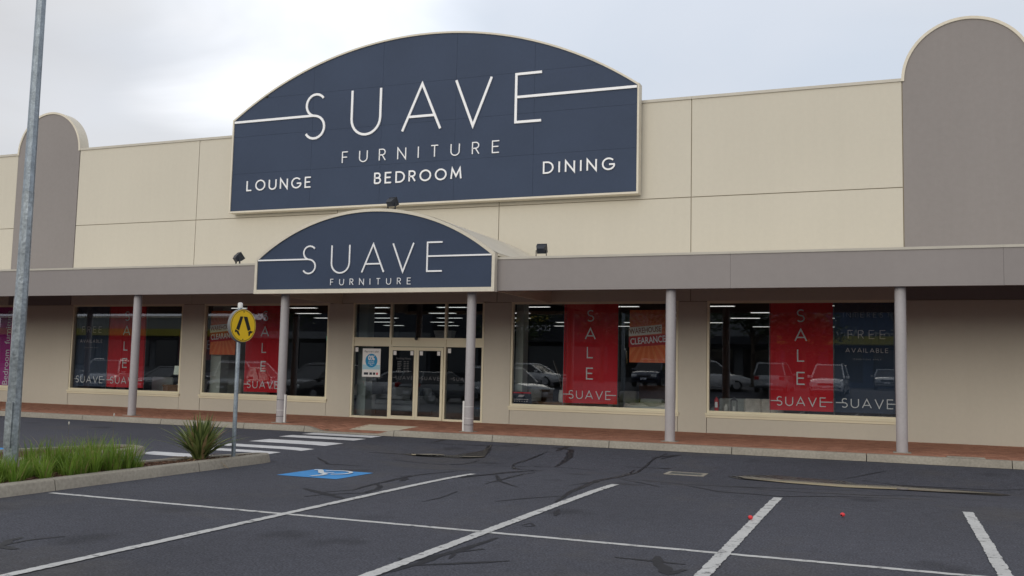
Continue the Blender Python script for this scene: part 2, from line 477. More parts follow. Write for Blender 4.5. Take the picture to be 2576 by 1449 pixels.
# ------------------------------------------------------------------ mesh helpers
col = scene.collection
class MB:
    def __init__(self):
        self.v, self.f, self.mi = [], [], []
        self.cur = 0
    def add(self, vs, fs):
        o = len(self.v)
        self.v += [tuple(p) for p in vs]
        self.f += [tuple(i + o for i in f) for f in fs]
        self.mi += [self.cur] * len(fs)
        return self
    def box(self, x0, x1, y0, y1, z0, z1, M=None):
        vs = [Vector((x, y, z)) for z in (z0, z1) for y in (y0, y1) for x in (x0, x1)]
        if M is not None:
            vs = [M @ p for p in vs]
        return self.add(vs, [(0, 2, 3, 1), (4, 5, 7, 6), (0, 1, 5, 4), (1, 3, 7, 5), (3, 2, 6, 7), (2, 0, 4, 6)])
    def cbox(self, x0, x1, y0, y1, z0, z1, c, M=None):
        """box with chamfered top edges"""
        vs = []
        for z, d in ((z0, 0), (z1 - c, 0), (z1, c)):
            vs += [Vector((x0 + d, y0 + d, z)), Vector((x1 - d, y0 + d, z)), Vector((x1 - d, y1 - d, z)), Vector((x0 + d, y1 - d, z))]
        if M is not None:
            vs = [M @ p for p in vs]
        fs = [(3, 2, 1, 0), (8, 9, 10, 11)]
        for l in (0, 4):
            for k in range(4):
                fs.append((l + k, l + (k + 1) % 4, l + 4 + (k + 1) % 4, l + 4 + k))
        return self.add(vs, fs)
    def rbox(self, x0, x1, y0, y1, z0, z1, r, M=None, n=3):
        """box rounded on all edges (soft furniture)"""
        vs, fs = [], []
        rows = []
        for i in range(n + 1):
            a = math.pi / 2 * i / n
            rows.append((r - r * math.sin(a), z0 + r - r * math.cos(a)))
        rows += [(d, z0 + z1 - z) for d, z in reversed(rows)]
        per = 4 * (n + 1)
        for d, z in rows:
            for cx, cy, a0 in ((x1 - r, y1 - r, 0), (x0 + r, y1 - r, 90), (x0 + r, y0 + r, 180), (x1 - r, y0 + r, 270)):
                for i in range(n + 1):
                    a = R(a0 + 90 * i / n)
                    vs.append(Vector((cx + (r - d) * math.cos(a), cy + (r - d) * math.sin(a), z)))
        for k in range(len(rows) - 1):
            for i in range(per):
                fs.append((k * per + i, k * per + (i + 1) % per, (k + 1) * per + (i + 1) % per, (k + 1) * per + i))
        fs.append(tuple(reversed(range(per))))
        fs.append(tuple(range((len(rows) - 1) * per, len(rows) * per)))
        if M is not None:
            vs = [M @ p for p in vs]
        return self.add(vs, fs)
    def prism(self, pts, M, d):
        """polygon pts (2D, ccw seen from +n) placed by matrix M, extruded from 0 to d along local z"""
        n = len(pts)
        vs = [M @ Vector((x, y, 0)) for x, y in pts] + [M @ Vector((x, y, d)) for x, y in pts]
        fs = [tuple(reversed(range(n))), tuple(range(n, 2 * n))]
        for i in range(n):
            j = (i + 1) % n
            fs.append((i, j, n + j, n + i))
        return self.add(vs, fs)
    def strip(self, a, b):
        """quads between two point rows"""
        n = len(a)
        return self.add(list(a) + list(b), [(i, i + 1, n + i + 1, n + i) for i in range(n - 1)])
    def lathe(self, prof, n=20, M=None, cap=True):
        """profile (r, z) around the local z axis"""
        vs, fs = [], []
        for r, z in prof:
            for i in range(n):
                a = 2 * math.pi * i / n
                vs.append(Vector((r * math.cos(a), r * math.sin(a), z)))
        for k in range(len(prof) - 1):
            for i in range(n):
                j = (i + 1) % n
                fs.append((k * n + i, k * n + j, (k + 1) * n + j, (k + 1) * n + i))
        if cap:
            fs.append(tuple(reversed(range(n))))
            fs.append(tuple(range((len(prof) - 1) * n, len(prof) * n)))
        if M is not None:
            vs = [M @ p for p in vs]
        return self.add(vs, fs)
    def tube(self, pts, r, n=8):
        pts = [Vector(p) for p in pts]
        rs = r if isinstance(r, (list, tuple)) else [r] * len(pts)
        vs, fs = [], []
        for i, p in enumerate(pts):
            t = (pts[min(i + 1, len(pts) - 1)] - pts[max(i - 1, 0)]).normalized()
            u = t.cross(Vector((0, 0, 1)))
            if u.length < 1e-3:
                u = t.cross(Vector((0, 1, 0)))
            u.normalize()
            w = t.cross(u)
            for k in range(n):
                a = 2 * math.pi * k / n
                vs.append(p + (u * math.cos(a) + w * math.sin(a)) * rs[i])
        for i in range(len(pts) - 1):
            for k in range(n):
                j = (k + 1) % n
                fs.append((i * n + k, i * n + j, (i + 1) * n + j, (i + 1) * n + k))
        fs.append(tuple(range(n)))
        fs.append(tuple(reversed(range((len(pts) - 1) * n, len(pts) * n))))
        return self.add(vs, fs)
    def mesh(self, name, mats, smooth=False):
        me = bpy.data.meshes.new(name)
        me.from_pydata(self.v, [], self.f)
        for m in (mats if isinstance(mats, (list, tuple)) else [mats]):
            me.materials.append(MATS[m])
        if isinstance(mats, (list, tuple)) and len(mats) > 1:
            me.polygons.foreach_set('material_index', self.mi)
        if smooth:
            me.shade_smooth()
            try:
                me.set_sharp_from_angle(angle=R(40))
            except Exception:
                pass
        me.update()
        return me
    def build(self, name, mats, parent=None, smooth=False):
        return link(name, self.mesh(name, mats, smooth), parent)

def link(name, data, parent=None):
    o = bpy.data.objects.new(name, data)
    col.objects.link(o)
    if parent is not None:
        o.parent = parent
        o.matrix_parent_inverse = parent.matrix_basis.inverted()
    return o
def tag(o, label=None, cat=None, group=None, kind=None):
    if label: o['label'] = label
    if cat: o['category'] = cat
    if group: o['group'] = group
    if kind: o['kind'] = kind
    return o
def empty(name, loc, label, cat, group=None):
    o = bpy.data.objects.new(name, None)
    o.empty_display_size = 0.2
    col.objects.link(o)
    o.location = loc
    return tag(o, label, cat, group)

# facade frame: local x -> +X, local y -> +Z, local z -> -Y (towards the viewer)
def FM(y):
    return Matrix(((1, 0, 0, 0), (0, 0, -1, y), (0, 1, 0, 0), (0, 0, 0, 1)))

# ------------------------------------------------------------------ lettering (single-stroke capitals)
def arc(cx, cy, rx, ry, a0, a1, n=14):
    return [(cx + rx * math.cos(R(a0 + (a1 - a0) * i / n)), cy + ry * math.sin(R(a0 + (a1 - a0) * i / n))) for i in range(n + 1)]
GLY = {
 'S': (0.55, [arc(0.29, 0.755, 0.25, 0.245, 38, 270) + arc(0.265, 0.255, 0.265, 0.255, 90, -146)[1:]]),
 'U': (0.72, [[(0, 1), (0, 0.36)] + arc(0.36, 0.36, 0.36, 0.36, 180, 360)[1:-1] + [(0.72, 0.36), (0.72, 1)]]),
 'A': (0.86, [[(0, 0), (0.43, 1), (0.86, 0)], [(0.135, 0.3), (0.725, 0.3)]]),
 'V': (0.80, [[(0, 1), (0.40, 0), (0.80, 1)]]),
 'E': (0.56, [[(0.56, 1), (0, 1), (0, 0), (0.56, 0)], [(0.0, 0.52), (0.50, 0.52)]]),
 'F': (0.50, [[(0.50, 1), (0, 1), (0, 0)], [(0, 0.52), (0.44, 0.52)]]),
 'R': (0.56, [[(0, 0), (0, 1), (0.28, 1)] + arc(0.28, 0.745, 0.25, 0.255, 90, -90)[1:] + [(0, 0.49)], [(0.26, 0.49), (0.56, 0)]]),
 'N': (0.72, [[(0, 0), (0, 1), (0.72, 0), (0.72, 1)]]),
 'I': (0.0, [[(0, 0), (0, 1)]]),
 'T': (0.62, [[(0, 1), (0.62, 1)], [(0.31, 1), (0.31, 0)]]),
 'L': (0.48, [[(0, 1), (0, 0), (0.48, 0)]]),
 'O': (0.96, [arc(0.48, 0.5, 0.48, 0.5, 0, 360, 28)]),
 'G': (0.92, [arc(0.48, 0.5, 0.48, 0.5, 42, 345, 24) + [(0.92, 0.46), (0.52, 0.46)]]),
 'C': (0.84, [arc(0.48, 0.5, 0.48, 0.5, 45, 315, 24)]),
 'D': (0.78, [[(0, 0), (0, 1), (0.28, 1)] + arc(0.28, 0.5, 0.5, 0.5, 90, -90)[1:] + [(0, 0)]]),
 'B': (0.56, [[(0, 0), (0, 1), (0.28, 1)] + arc(0.28, 0.765, 0.22, 0.235, 90, -90)[1:] + [(0, 0.53)], [(0.28, 0.53)] + arc(0.29, 0.265, 0.27, 0.265, 90, -90)[1:] + [(0, 0)]]),
 'M': (0.90, [[(0, 0), (0.10, 1), (0.45, 0.25), (0.80, 1), (0.90, 0)]]),
 'W': (1.15, [[(0, 1), (0.29, 0), (0.575, 0.9), (0.86, 0), (1.15, 1)]]),
 'H': (0.68, [[(0, 0), (0, 1)], [(0.68, 0), (0.68, 1)], [(0, 0.52), (0.68, 0.52)]]),
 'K': (0.62, [[(0, 0), (0, 1)], [(0.58, 1), (0, 0.42)], [(0.16, 0.56), (0.62, 0)]]),
 'P': (0.54, [[(0, 0), (0, 1), (0.28, 1)] + arc(0.28, 0.735, 0.26, 0.265, 90, -90)[1:] + [(0, 0.47)]]),
 'Y': (0.72, [[(0, 1), (0.36, 0.48), (0.72, 1)], [(0.36, 0.48), (0.36, 0)]]),
 '*': (0.25, [[(0.0, 0.9), (0.25, 0.9)], [(0.06, 1.0), (0.19, 0.8)], [(0.19, 1.0), (0.06, 0.8)]]),
 ' ': (0.45, []),
}
def stroke(mb, pts, w, M, d, closed=False):
    """sweep a flat pen of width w along pts (2D), extruded d towards the viewer"""
    pts = [Vector((p[0], p[1])) for p in pts]
    n = len(pts)
    closed = n > 3 and (pts[0] - pts[-1]).length < 1e-5
    if closed:
        pts = pts[:-1]
        n -= 1
    L, Rr = [], []
    for i, p in enumerate(pts):
        if closed:
            a, b = pts[i - 1], pts[(i + 1) % n]
        else:
            a, b = pts[max(i - 1, 0)], pts[min(i + 1, n - 1)]
        d1 = (p - a).normalized() if (p - a).length > 1e-9 else (b - p).normalized()
        d2 = (b - p).normalized() if (b - p).length > 1e-9 else d1
        nn = Vector((-d1.y - d2.y, d1.x + d2.x))
        if nn.length < 1e-6:
            nn = Vector((-d1.y, d1.x))
        nn.normalize()
        k = nn.dot(Vector((-d1.y, d1.x)))
        k = max(k, 0.33)
        L.append(p + nn * (w / 2 / k))
        Rr.append(p - nn * (w / 2 / k))
    vs = [M @ Vector((q.x, q.y, z)) for z in (0, d) for row in (L, Rr) for q in row]
    fs = []
    m = n if closed else n - 1
    for i in range(m):
        j = (i + 1) % n
        fs.append((2 * n + i, 3 * n + i, 3 * n + j, 2 * n + j))
        fs.append((i, j, n + j, n + i))
        fs.append((i, 2 * n + i, 2 * n + j, j))
        fs.append((n + i, n + j, 3 * n + j, 3 * n + i))
    if not closed:
        fs.append((0, n, 3 * n, 2 * n))
        fs.append((n - 1, 3 * n - 1, 4 * n - 1, 2 * n - 1))
    mb.add(vs, fs)
def glyph(mb, ch, x, z, h, w, M, d, xs=1.0):
    for k, path in enumerate(GLY[ch][1]):
        q = [(x + px * h * xs, z + w / 2 + py * (h - w)) for px, py in path]
        stroke(mb, q, w, M, d + 0.0006 * k)
def text_layout(s, x0, x1, h):
    tot = sum(GLY[c][0] * h for c in s)
    gap = (x1 - x0 - tot) / max(len(s) - 1, 1)
    x, out = x0, []
    for c in s:
        out.append((c, x))
        x += GLY[c][0] * h + gap
    return out
def words(parent, name, s, x0, x1, z, h, w, y, d, mname, each=False):
    """lettering between x0 and x1 on the facade plane y; each=True gives one object per letter"""
    mb = MB()
    for c, x in text_layout(s, x0, x1, h):
        if each:
            if c == ' ':
                continue
            b = MB()
            glyph(b, c, x, z, h, w, FM(y), d)
            b.build('letter', mname, parent)
        else:
            glyph(mb, c, x, z, h, w, FM(y), d)
    if not each:
        return mb.build(name, mname, parent)
def font_text(parent, name, s, size, M, mname, extrude=0.002, align='CENTER', bold=0.0, xs=1.0):
    cu = bpy.data.curves.new(name, 'FONT')
    cu.body = s
    cu.size = size
    cu.extrude = extrude
    cu.offset = bold
    cu.align_x = align
    cu.align_y = 'CENTER'
    cu.resolution_u = 3
    tmp = bpy.data.objects.new('tmp', cu)
    col.objects.link(tmp)
    bpy.context.view_layer.update()
    me = bpy.data.meshes.new_from_object(tmp.evaluated_get(bpy.context.evaluated_depsgraph_get()))
    bpy.data.objects.remove(tmp)
    me.transform(M @ Matrix.Diagonal((xs, 1, 1, 1)))
    me.materials.clear()
    me.materials.append(MATS[mname])
    return link(name, me, parent)

# ================================================================== SETTING
def sstep(a, b, x):
    t = min(1.0, max(0.0, (x - a) / (b - a)))
    return t * t * (3 - 2 * t)
def gz(x, y):
    """height of the asphalt: a shallow dish drain along the kerb and a gentle rise behind the viewer"""
    dip = -0.20 * math.exp(-((y + 7.4) / (2.6 if y < -7.4 else 1.55)) ** 2) * sstep(-11.2, -7.8, x)
    return dip + 0.85 * sstep(-25.5, -36.0, y)
xs = [-300, -120, -60, -40, -30, -22, -16, -13] + [-12 + 0.3 * i for i in range(61)] + [8, 10, 14, 20, 40, 120, 300]
ys = [-300, -150, -80, -50, -40] + [-38 + 1.0 * i for i in range(14)] + [-24 + 0.8 * i for i in range(14)] + [-12.6 + 0.25 * i for i in range(37)] + [-3, 0, 5, 30, 60, 150, 300]
mb = MB()
vs = [(x, y, gz(x, y)) for y in ys for x in xs]
nxs = len(xs)
mb.add(vs, [(j * nxs + i, j * nxs + i + 1, (j + 1) * nxs + i + 1, (j + 1) * nxs + i) for j in range(len(ys) - 1) for i in range(nxs - 1)])
ground = tag(mb.build('ground', 'asphalt', None, True), 'dark grey asphalt of the car park', None, None, 'structure')

def ribbon(name, pts, w, mname, lift, jitter=0.0, step=0.15, parent=ground, taper=False):
    """painted or poured strip that follows the asphalt"""
    P = []
    for a, b in zip(pts[:-1], pts[1:]):
        n = max(1, int(math.dist(a, b) / step))
        for i in range(n):
            P.append((a[0] + (b[0] - a[0]) * i / n, a[1] + (b[1] - a[1]) * i / n))
    P.append(pts[-1])
    A, B = [], []
    for i, p in enumerate(P):
        a, b = P[max(i - 1, 0)], P[min(i + 1, len(P) - 1)]
        dx, dy = b[0] - a[0], b[1] - a[1]
        l = math.hypot(dx, dy) or 1
        nx_, ny_ = -dy / l, dx / l
        k = 1.0
        if taper:
            u = i / max(1, len(P) - 1)
            k = 0.35 + 0.65 * math.sin(math.pi * min(max(u, 0.06), 0.94))
        ra, rb = (1 + random.uniform(-jitter, jitter)) * k, (1 + random.uniform(-jitter, jitter)) * k
        for row, s_, r_ in ((A, 1, ra), (B, -1, rb)):
            x, y = p[0] + s_ * nx_ * w / 2 * r_, p[1] + s_ * ny_ * w / 2 * r_
            row.append((x, y, gz(x, y) + lift))
    m_ = MB()
    m_.strip(B, A)
    return m_.build(name, mname, parent)
for i, (x, y0, y1, w) in enumerate(((-6.12, -22.0, -10.98, 0.105), (-3.76, -22.0, -11.16, 0.115), (-1.415, -22.0, -11.5, 0.12), (0.87, -22.0, -11.7, 0.12))):
    ribbon('bay_line', [(x, y0), (x, y1)], w, 'line_paint', 0.008, 0.13, 0.05)
ribbon('bay_line', [(-9.5, -16.03), (8.0, -16.03)], 0.085, 'line_paint', 0.004, 0.16, 0.05)
for (xa, xb, y0, y1) in ((-13.0, -11.12, -5.5, -4.92), (-12.95, -10.98, -6.5, -5.9), (-12.62, -10.75, -8.02, -7.25), (-12.5, -10.5, -9.22, -8.72), (-12.4, -10.55, -10.18, -9.76), (-12.43, -10.4, -11.52, -11.0)):
    m_ = MB()
    n = 16
    A = [(xa + (xb - xa) * i / n, y0 + random.uniform(-.01, .01)) for i in range(n + 1)]
    B = [(xa - 0.03 + (xb - xa) * i / n, y1 + random.uniform(-.01, .01)) for i in range(n + 1)]
    m_.strip([(x, y, gz(x, y) + .005) for x, y in A], [(x, y, gz(x, y) + .005) for x, y in B])
    m_.build('zebra_stripe', 'zebra_paint', ground)
def decal(name, pts, mname, lift, parent=ground, flat=None):
    m_ = MB()
    m_.add([(x, y, (gz(x, y) + lift) if flat is None else flat) for x, y in pts], [tuple(range(len(pts)))])
    return m_.build(name, mname, parent)
pad = decal('accessible_bay_marking', [(-8.42, -12.95), (-7.40, -12.95), (-7.40, -11.88), (-8.42, -11.88)], 'blue_paint', 0.005)
pad['label'] = 'bright blue painted square with a white wheelchair symbol'
# wheelchair figure, read from the bay's left side
def floor_stroke(pts, w):
    m_ = MB()
    stroke(m_, pts, w, Matrix.Translation((0, 0, 0.009)), 0.001)
    return m_
fig = MB()
for q, w in (([(-8.33, -12.09), (-8.22, -12.03)], 0.07), ([(-8.22, -12.08), (-8.03, -12.36)], 0.085),
             ([(-8.05, -12.33), (-7.84, -12.31)], 0.05), ([(-8.05, -12.36), (-7.86, -12.5), (-7.84, -12.66), (-7.9, -12.84)], 0.075)):
    stroke(fig, q, w, Matrix.Translation((0, 0, 0.0085 + 0.0006 * len(fig.v) / 50)), 0.001)
stroke(fig, arc(-7.87, -12.24, 0.245, 0.26, 155, -70, 18), 0.06, Matrix.Translation((0, 0, 0.0085)), 0.001)
fig.build('wheelchair_symbol', 'symbol_paint', pad)
decal('far_bay_marking', [(-16.6, -12.7), (-14.7, -12.7), (-14.55, -12.0), (-16.6, -12.0)], 'blue_paint', 0.005)

TAR=[(0.1,[(-7.19,-14.06),(-6.82,-14.28),(-6.19,-14.67)]),(0.04,[(-6.74,-14.73),(-6.65,-14.43),(-6.35,-14.08),(-6.15,-13.86)]),(0.06,[(-6.77,-14.25),(-6.57,-13.86),(-6.66,-13.07),(-6.69,-12.37),(-6.71,-11.72),(-6.57,-10.68)]),(0.06,[(-6.69,-13.06),(-6.47,-13.32),(-6.32,-13.67),(-6.31,-14.14)]),(0.03,[(-6.92,-12.11),(-6.68,-11.76)]),(0.09,[(-6.53,-12.62),(-6.65,-12.22)]),(0.05,[(-6.05,-11.64),(-5.91,-10.7),(-5.9,-8.77)]),(0.03,[(-6.01,-11.66),(-5.85,-10.67),(-5.74,-8.8)]),(0.05,[(-5.37,-12.27),(-5.4,-11.68),(-5.6,-9.54)]),(0.06,[(-5.77,-10.88),(-5.36,-11.79),(-4.83,-12.38)]),(0.1,[(-6.57,-8.1),(-6.26,-8.76),(-5.79,-8.72)]),(0.06,[(-6.67,-7.94),(-6.84,-7.28),(-6.71,-5.79)]),(0.12,[(-6.78,-5.23),(-6.73,-5.17),(-6.32,-5.39),(-6.05,-6.41),(-5.97,-7.43)]),(0.12,[(-6.55,-5.62),(-6.6,-4.32),(-6.55,-4.1)]),(0.03,[(-7.51,-8.44),(-6.91,-8.1),(-5.96,-7.52),(-5.0,-7.7)]),(0.07,[(-9.51,-5.61),(-9.59,-4.25)]),(0.03,[(-9.89,-5.73),(-8.99,-5.63),(-7.64,-5.32),(-7.71,-4.02)]),(0.12,[(-7.75,-6.81),(-8.21,-5.32)]),(0.04,[(-9.7,-8.06),(-9.12,-7.46)]),(0.05,[(-8.79,-8.69),(-7.66,-8.78),(-7.56,-8.13),(-7.72,-7.07)]),(0.03,[(-4.53,-13.91),(-4.31,-13.41),(-3.98,-12.98)]),(0.08,[(-3.87,-13.54),(-4.04,-12.43),(-4.03,-12.12),(-4.15,-11.07),(-4.22,-9.43),(-4.48,-7.2)]),(0.04,[(-4.29,-11.73),(-4.17,-10.93),(-4.19,-9.78)]),(0.04,[(-4.05,-9.86),(-3.13,-11.06)]),(0.05,[(-4.25,-9.5),(-4.42,-6.04),(-4.3,-5.19)]),(0.06,[(-4.46,-5.87),(-4.01,-5.28)]),(0.04,[(-4.77,-6.87),(-3.89,-6.83)]),(0.03,[(-4.15,-9.69),(-2.97,-10.16)]),(0.07,[(-3.72,-18.27),(-3.65,-17.77),(-3.63,-17.37),(-3.55,-16.59),(-3.53,-16.28)]),(0.04,[(-3.72,-17.63),(-3.59,-17.16),(-3.41,-16.86)]),(0.05,[(-3.62,-17.78),(-3.31,-17.52),(-3.01,-17.26)]),(0.04,[(-3.89,-17.58),(-3.76,-17.69)]),(0.03,[(-3.5,-17.41),(-3.57,-17.14)]),(0.03,[(-3.59,-15.46),(-3.54,-15.27),(-3.46,-15.44),(-3.54,-15.52)]),(0.05,[(-3.5,-14.65),(-3.63,-14.13)]),(0.04,[(-2.26,-16.67),(-1.88,-16.68),(-1.63,-16.69)]),(0.1,[(-1.93,-16.45),(-1.84,-16.77),(-1.69,-17.15),(-1.59,-16.91)]),(0.05,[(-9.68,-9.93),(-8.79,-10.96),(-8.22,-10.84)]),(0.025,[(-5.28,-14.39),(-5.25,-13.91),(-5.34,-13.27)]),(0.07,[(-7.11,-18.84),(-7.15,-18.73),(-7.28,-18.52),(-7.33,-18.36)]),(0.07,[(-7.16,-18.75),(-6.91,-18.77)]),(0.03,[(-7.15,-18.7),(-7.16,-18.42),(-7.05,-18.13)]),(0.04,[(-3.25,-10.48),(-3.11,-10.31),(-2.47,-10.12),(-2.04,-9.98),(-1.59,-9.55),(-0.39,-8.68)]),(0.04,[(-2.88,-10.42),(-2.25,-11.17),(-1.41,-11.26),(-0.62,-10.62),(0.37,-10.18)]),(0.03,[(-0.78,-6.81),(-0.09,-5.87)]),(0.04,[(-0.48,-6.84),(0.14,-7.12),(1.66,-7.01),(2.05,-6.8)]),(0.035,[(-1.92,-10.25),(-1.16,-10.26),(-0.36,-10.02),(0.82,-8.78)]),(0.03,[(-0.28,-9.0),(0.7,-9.39),(1.74,-9.53)]),(0.05,[(-4.28,-5.94),(-3.99,-5.29)]),(0.04,[(-4.07,-6.83),(-3.87,-6.79)])]
PUD=[(-2.73,-7.34),(-2.42,-7.02),(-1.94,-6.85),(-1.49,-6.96),(-0.78,-7.02),(-0.53,-7.3),(0.14,-7.18),(0.8,-7.22),(1.42,-7.37),(1.79,-7.56),(1.58,-7.85),(0.76,-7.9),(0.13,-7.95),(-0.73,-8.04),(-1.65,-7.9),(-2.48,-7.7)]
WAT=[(-2.55,-7.35),(-2.33,-7.32),(-1.68,-7.51),(-0.75,-7.63),(0.09,-7.47),(0.25,-7.52),(0.78,-7.51),(1.6,-7.62),(0.76,-7.87),(0.13,-7.92),(-0.73,-8.1),(-1.64,-7.96),(-2.38,-7.68)]
PUD2=[(-9.19,-7.61),(-9.12,-7.27),(-8.83,-7.04),(-8.41,-6.86),(-8.06,-6.12),(-8.22,-5.24),(-8.08,-5.62),(-7.72,-6.8),(-7.94,-7.01),(-8.39,-7.18),(-8.88,-7.52)]
WAT2=[(-9.09,-7.4),(-8.83,-7.1),(-8.54,-7.01),(-8.46,-7.14),(-8.7,-7.29),(-8.96,-7.58)]
WAT3=[(-8.18,-6.89),(-8.01,-6.78),(-7.79,-6.71),(-7.74,-6.83),(-8.1,-7.03)]

for ti, (w, pts) in enumerate(TAR):
    # hand-poured crack sealant wanders a little
    q = []
    for a, b in zip(pts[:-1], pts[1:]):
        n = max(1, int(math.dist(a, b) / 0.35))
        for i in range(n):
            j = 0.018 if (i or q) else 0
            q.append((a[0] + (b[0] - a[0]) * i / n + random.uniform(-j, j), a[1] + (b[1] - a[1]) * i / n + random.uniform(-j, j)))
    q.append(pts[-1])
    ribbon('crack_seal', q, w * 1.25, 'tar', 0.0028 + 0.00002 * ti, 0.35, 0.07, taper=True)
decal('wet_margin', PUD, 'asphalt_wet', 0.006)
decal('wet_margin', PUD2, 'asphalt_wet', 0.006)
for p_ in (WAT, WAT2, WAT3):
    z_ = max(gz(x, y) for x, y in p_) + 0.009
    decal('puddle', p_, 'water', 0, flat=z_)
gx, gy = -3.48, -7.35
gr = MB()
gz0 = gz(gx, gy)
for a in ((-.36, .36, -.25, -.19), (-.36, .36, .19, .25), (-.36, -.29, -.19, .19), (.29, .36, -.19, .19)):
    gr.box(gx + a[0], gx + a[1], gy + a[2], gy + a[3], gz0 - .05, gz0 + .012)
pit = gr.build('pit_frame', 'kerb_concrete', ground)
gr = MB().box(gx - .29, gx + .29, gy - .19, gy + .19, gz0 - .05, gz0 + .005)
for i in range(13):
    x = gx - .27 + i * .045
    gr.box(x - .008, x + .008, gy - .19, gy + .19, gz0 + .0051, gz0 + .011)
gr.build('drain_cover', 'grate_steel', pit)

# ------------------------------------------------------------------ footpath, kerbs
FP = 0.13                    # footpath level
KF = -4.72                   # kerb face
RX0, RX1 = -13.45, -10.95    # dropped kerb at the crossing
def drop(x):
    """how far the kerb is lowered at x (0 = full height)"""
    return sstep(RX0, RX0 + 0.55, x) * (1 - sstep(RX1 - 0.55, RX1, x))
def fpz(x, y):
    k = drop(x) * sstep(-3.0, -4.5, y)
    return FP - 0.105 * k
mb = MB()
fx = [-60, -40, -13.5, -13.2, -12.9, -12.2, -11.5, -11.2, -10.9, 12, 40]
fy = [-4.56, -4.1, -3.6, -3.0, 0.3]
vs = [(x, y, fpz(x, y) - 0.012) for y in fy for x in fx]
n = len(fx)
mb.add(vs, [(j * n + i, j * n + i + 1, (j + 1) * n + i + 1, (j + 1) * n + i) for j in range(len(fy) - 1) for i in range(n - 1)])
footpath = tag(mb.build('footpath', 'paver_sand'), 'red brick paved footpath under the shop canopy', None, None, 'structure')
# pavers: the ones nearest the viewer are objects, the rest one field
near, field = [], MB()
rows_y = [-4.55 + 0.1035 * j for j in range(44)]
for j, y in enumerate(rows_y):
    off = 0.1 * (j % 2)
    x = -33.0 + off
    while x < 6.0:
        if not (-12.62 < x + .1 < -11.2 and -4.0 < y < -2.95) and not (0.98 < x + .1 < 1.68 and y < -4.35):
            near.append((x, y))
        x += 0.2035
def vis_key(p):
    return math.hypot(p[0], p[1] + 24.92)
near.sort(key=vis_key)
pm = []
for k, mm in enumerate(('paver_a', 'paver_b', 'paver_c')):
    pm.append(MB().cbox(0, 0.2, 0, 0.1, -0.02, 0, 0.004).mesh('paver', mm))
inview = [p for p in near if -1.0 < p[0] < 2.9][:300]
chosen = set(inview)
for (x, y) in inview:
    o = link('paver', random.choice(pm), footpath)
    o.location = (x, y, fpz(x + .1, y + .05) + random.uniform(-.0015, .0015))
    o.rotation_euler = (random.uniform(-.012, .012), random.uniform(-.008, .008), 0)
for (x, y) in near:
    if (x, y) in chosen:
        continue
    field.cur = random.choice((0, 0, 1, 1, 2))
    z = random.uniform(-.0015, .0015)
    z00, z10, z11, z01 = fpz(x, y) + z, fpz(x + .2, y) + z, fpz(x + .2, y + .1) + z, fpz(x, y + .1) + z
    e = 0.003
    field.add([(x, y, z00 - .012), (x + .2, y, z10 - .012), (x + .2, y + .1, z11 - .012), (x, y + .1, z01 - .012),
               (x + e, y + e, z00), (x + .2 - e, y + e, z10), (x + .2 - e, y + .1 - e, z11), (x + e, y + .1 - e, z01)],
              [(4, 5, 6, 7), (0, 1, 5, 4), (1, 2, 6, 5), (2, 3, 7, 6), (3, 0, 4, 7)])
tag(field.build('paver_field', ['paver_a', 'paver_b', 'paver_c'], footpath), None, None, None, 'stuff')
# pale warning pad at the crossing
tp = MB()
n = 6
tp.strip([(-12.62 + 1.42 * i / n, -4.0, fpz(-12.62 + 1.42 * i / n, -4.0) + .006) for i in range(n + 1)],
         [(-12.62 + 1.42 * i / n, -2.96, fpz(-12.62 + 1.42 * i / n, -2.96) + .006) for i in range(n + 1)])
tpad = tp.build('warning_pad', 'tactile', footpath)
tpad['label'] = 'cream tactile pad set into the pavers'
dm = MB()
for i in range(20):
    for j in range(14):
        x, y = -12.58 + i * .071, -3.96 + j * .072
        z = fpz(x, y) + .006
        dm.add([(x - .018, y - .018, z), (x + .018, y - .018, z), (x + .018, y + .018, z), (x - .018, y + .018, z),
                (x - .011, y - .011, z + .005), (x + .011, y - .011, z + .005), (x + .011, y + .011, z + .005), (x - .011, y + .011, z + .005)],
               [(4, 5, 6, 7), (0, 1, 5, 4), (1, 2, 6, 5), (2, 3, 7, 6), (3, 0, 4, 7)])
tag(dm.build('warning_studs', 'tactile', tpad), None, None, None, 'stuff')
tag(MB().cbox(1.0, 1.67, -4.53, -4.36, 0.1, 0.152, 0.008).build('pit_lid', 'kerb_concrete', footpath))

KPROF = [(-0.165, 0.0), (-0.165, 1.0), (-0.15, 1.0), (-0.04, 1.0), (-0.015, 0.96), (0.0, 0.86), (0.035, -0.6)]   # (outwards from back, fraction of height)
def kerb_run(name, path, parent, h=0.14, hfun=None, base=None, closed=False):
    """loft the kerb profile along a path of (x, y, nx, ny); n points to the road"""
    m_ = MB()
    k = len(KPROF)
    vs, fs = [], []
    for (x, y, nx_, ny_) in path:
        hh = hfun(x) if hfun else h
        g = gz(x, y)
        w = random.uniform(-.003, .003)
        for (o, f) in KPROF:
            vs.append((x + nx_ * (o + w), y + ny_ * (o + w), (g - 0.05) if f <= -0.5 or f == 0 else g + hh * f))
    for i in range(len(path) - 1):
        for j in range(k - 1):
            fs.append((i * k + j, (i + 1) * k + j, (i + 1) * k + j + 1, i * k + j + 1))
    fs.append(tuple(range(k)))
    fs.append(tuple(reversed(range((len(path) - 1) * k, len(path) * k))))
    m_.add(vs, fs)
    return m_.build(name, 'kerb_concrete', parent, True)
kerb = MB()
kerb.box(-60, 40, KF + .03, KF + .16, -0.2, -0.02)
kerb = tag(kerb.build('kerb', 'joint'), 'pale concrete kerb along the footpath', None, None, 'structure')
jx = [-31.2, -28.5, -25.9, -23.2, -20.6, -17.9, -15.25, -13.45, -12.2, -10.95, -8.42, -5.68, -3.06, -0.45, 2.1, 4.8, 7.4]
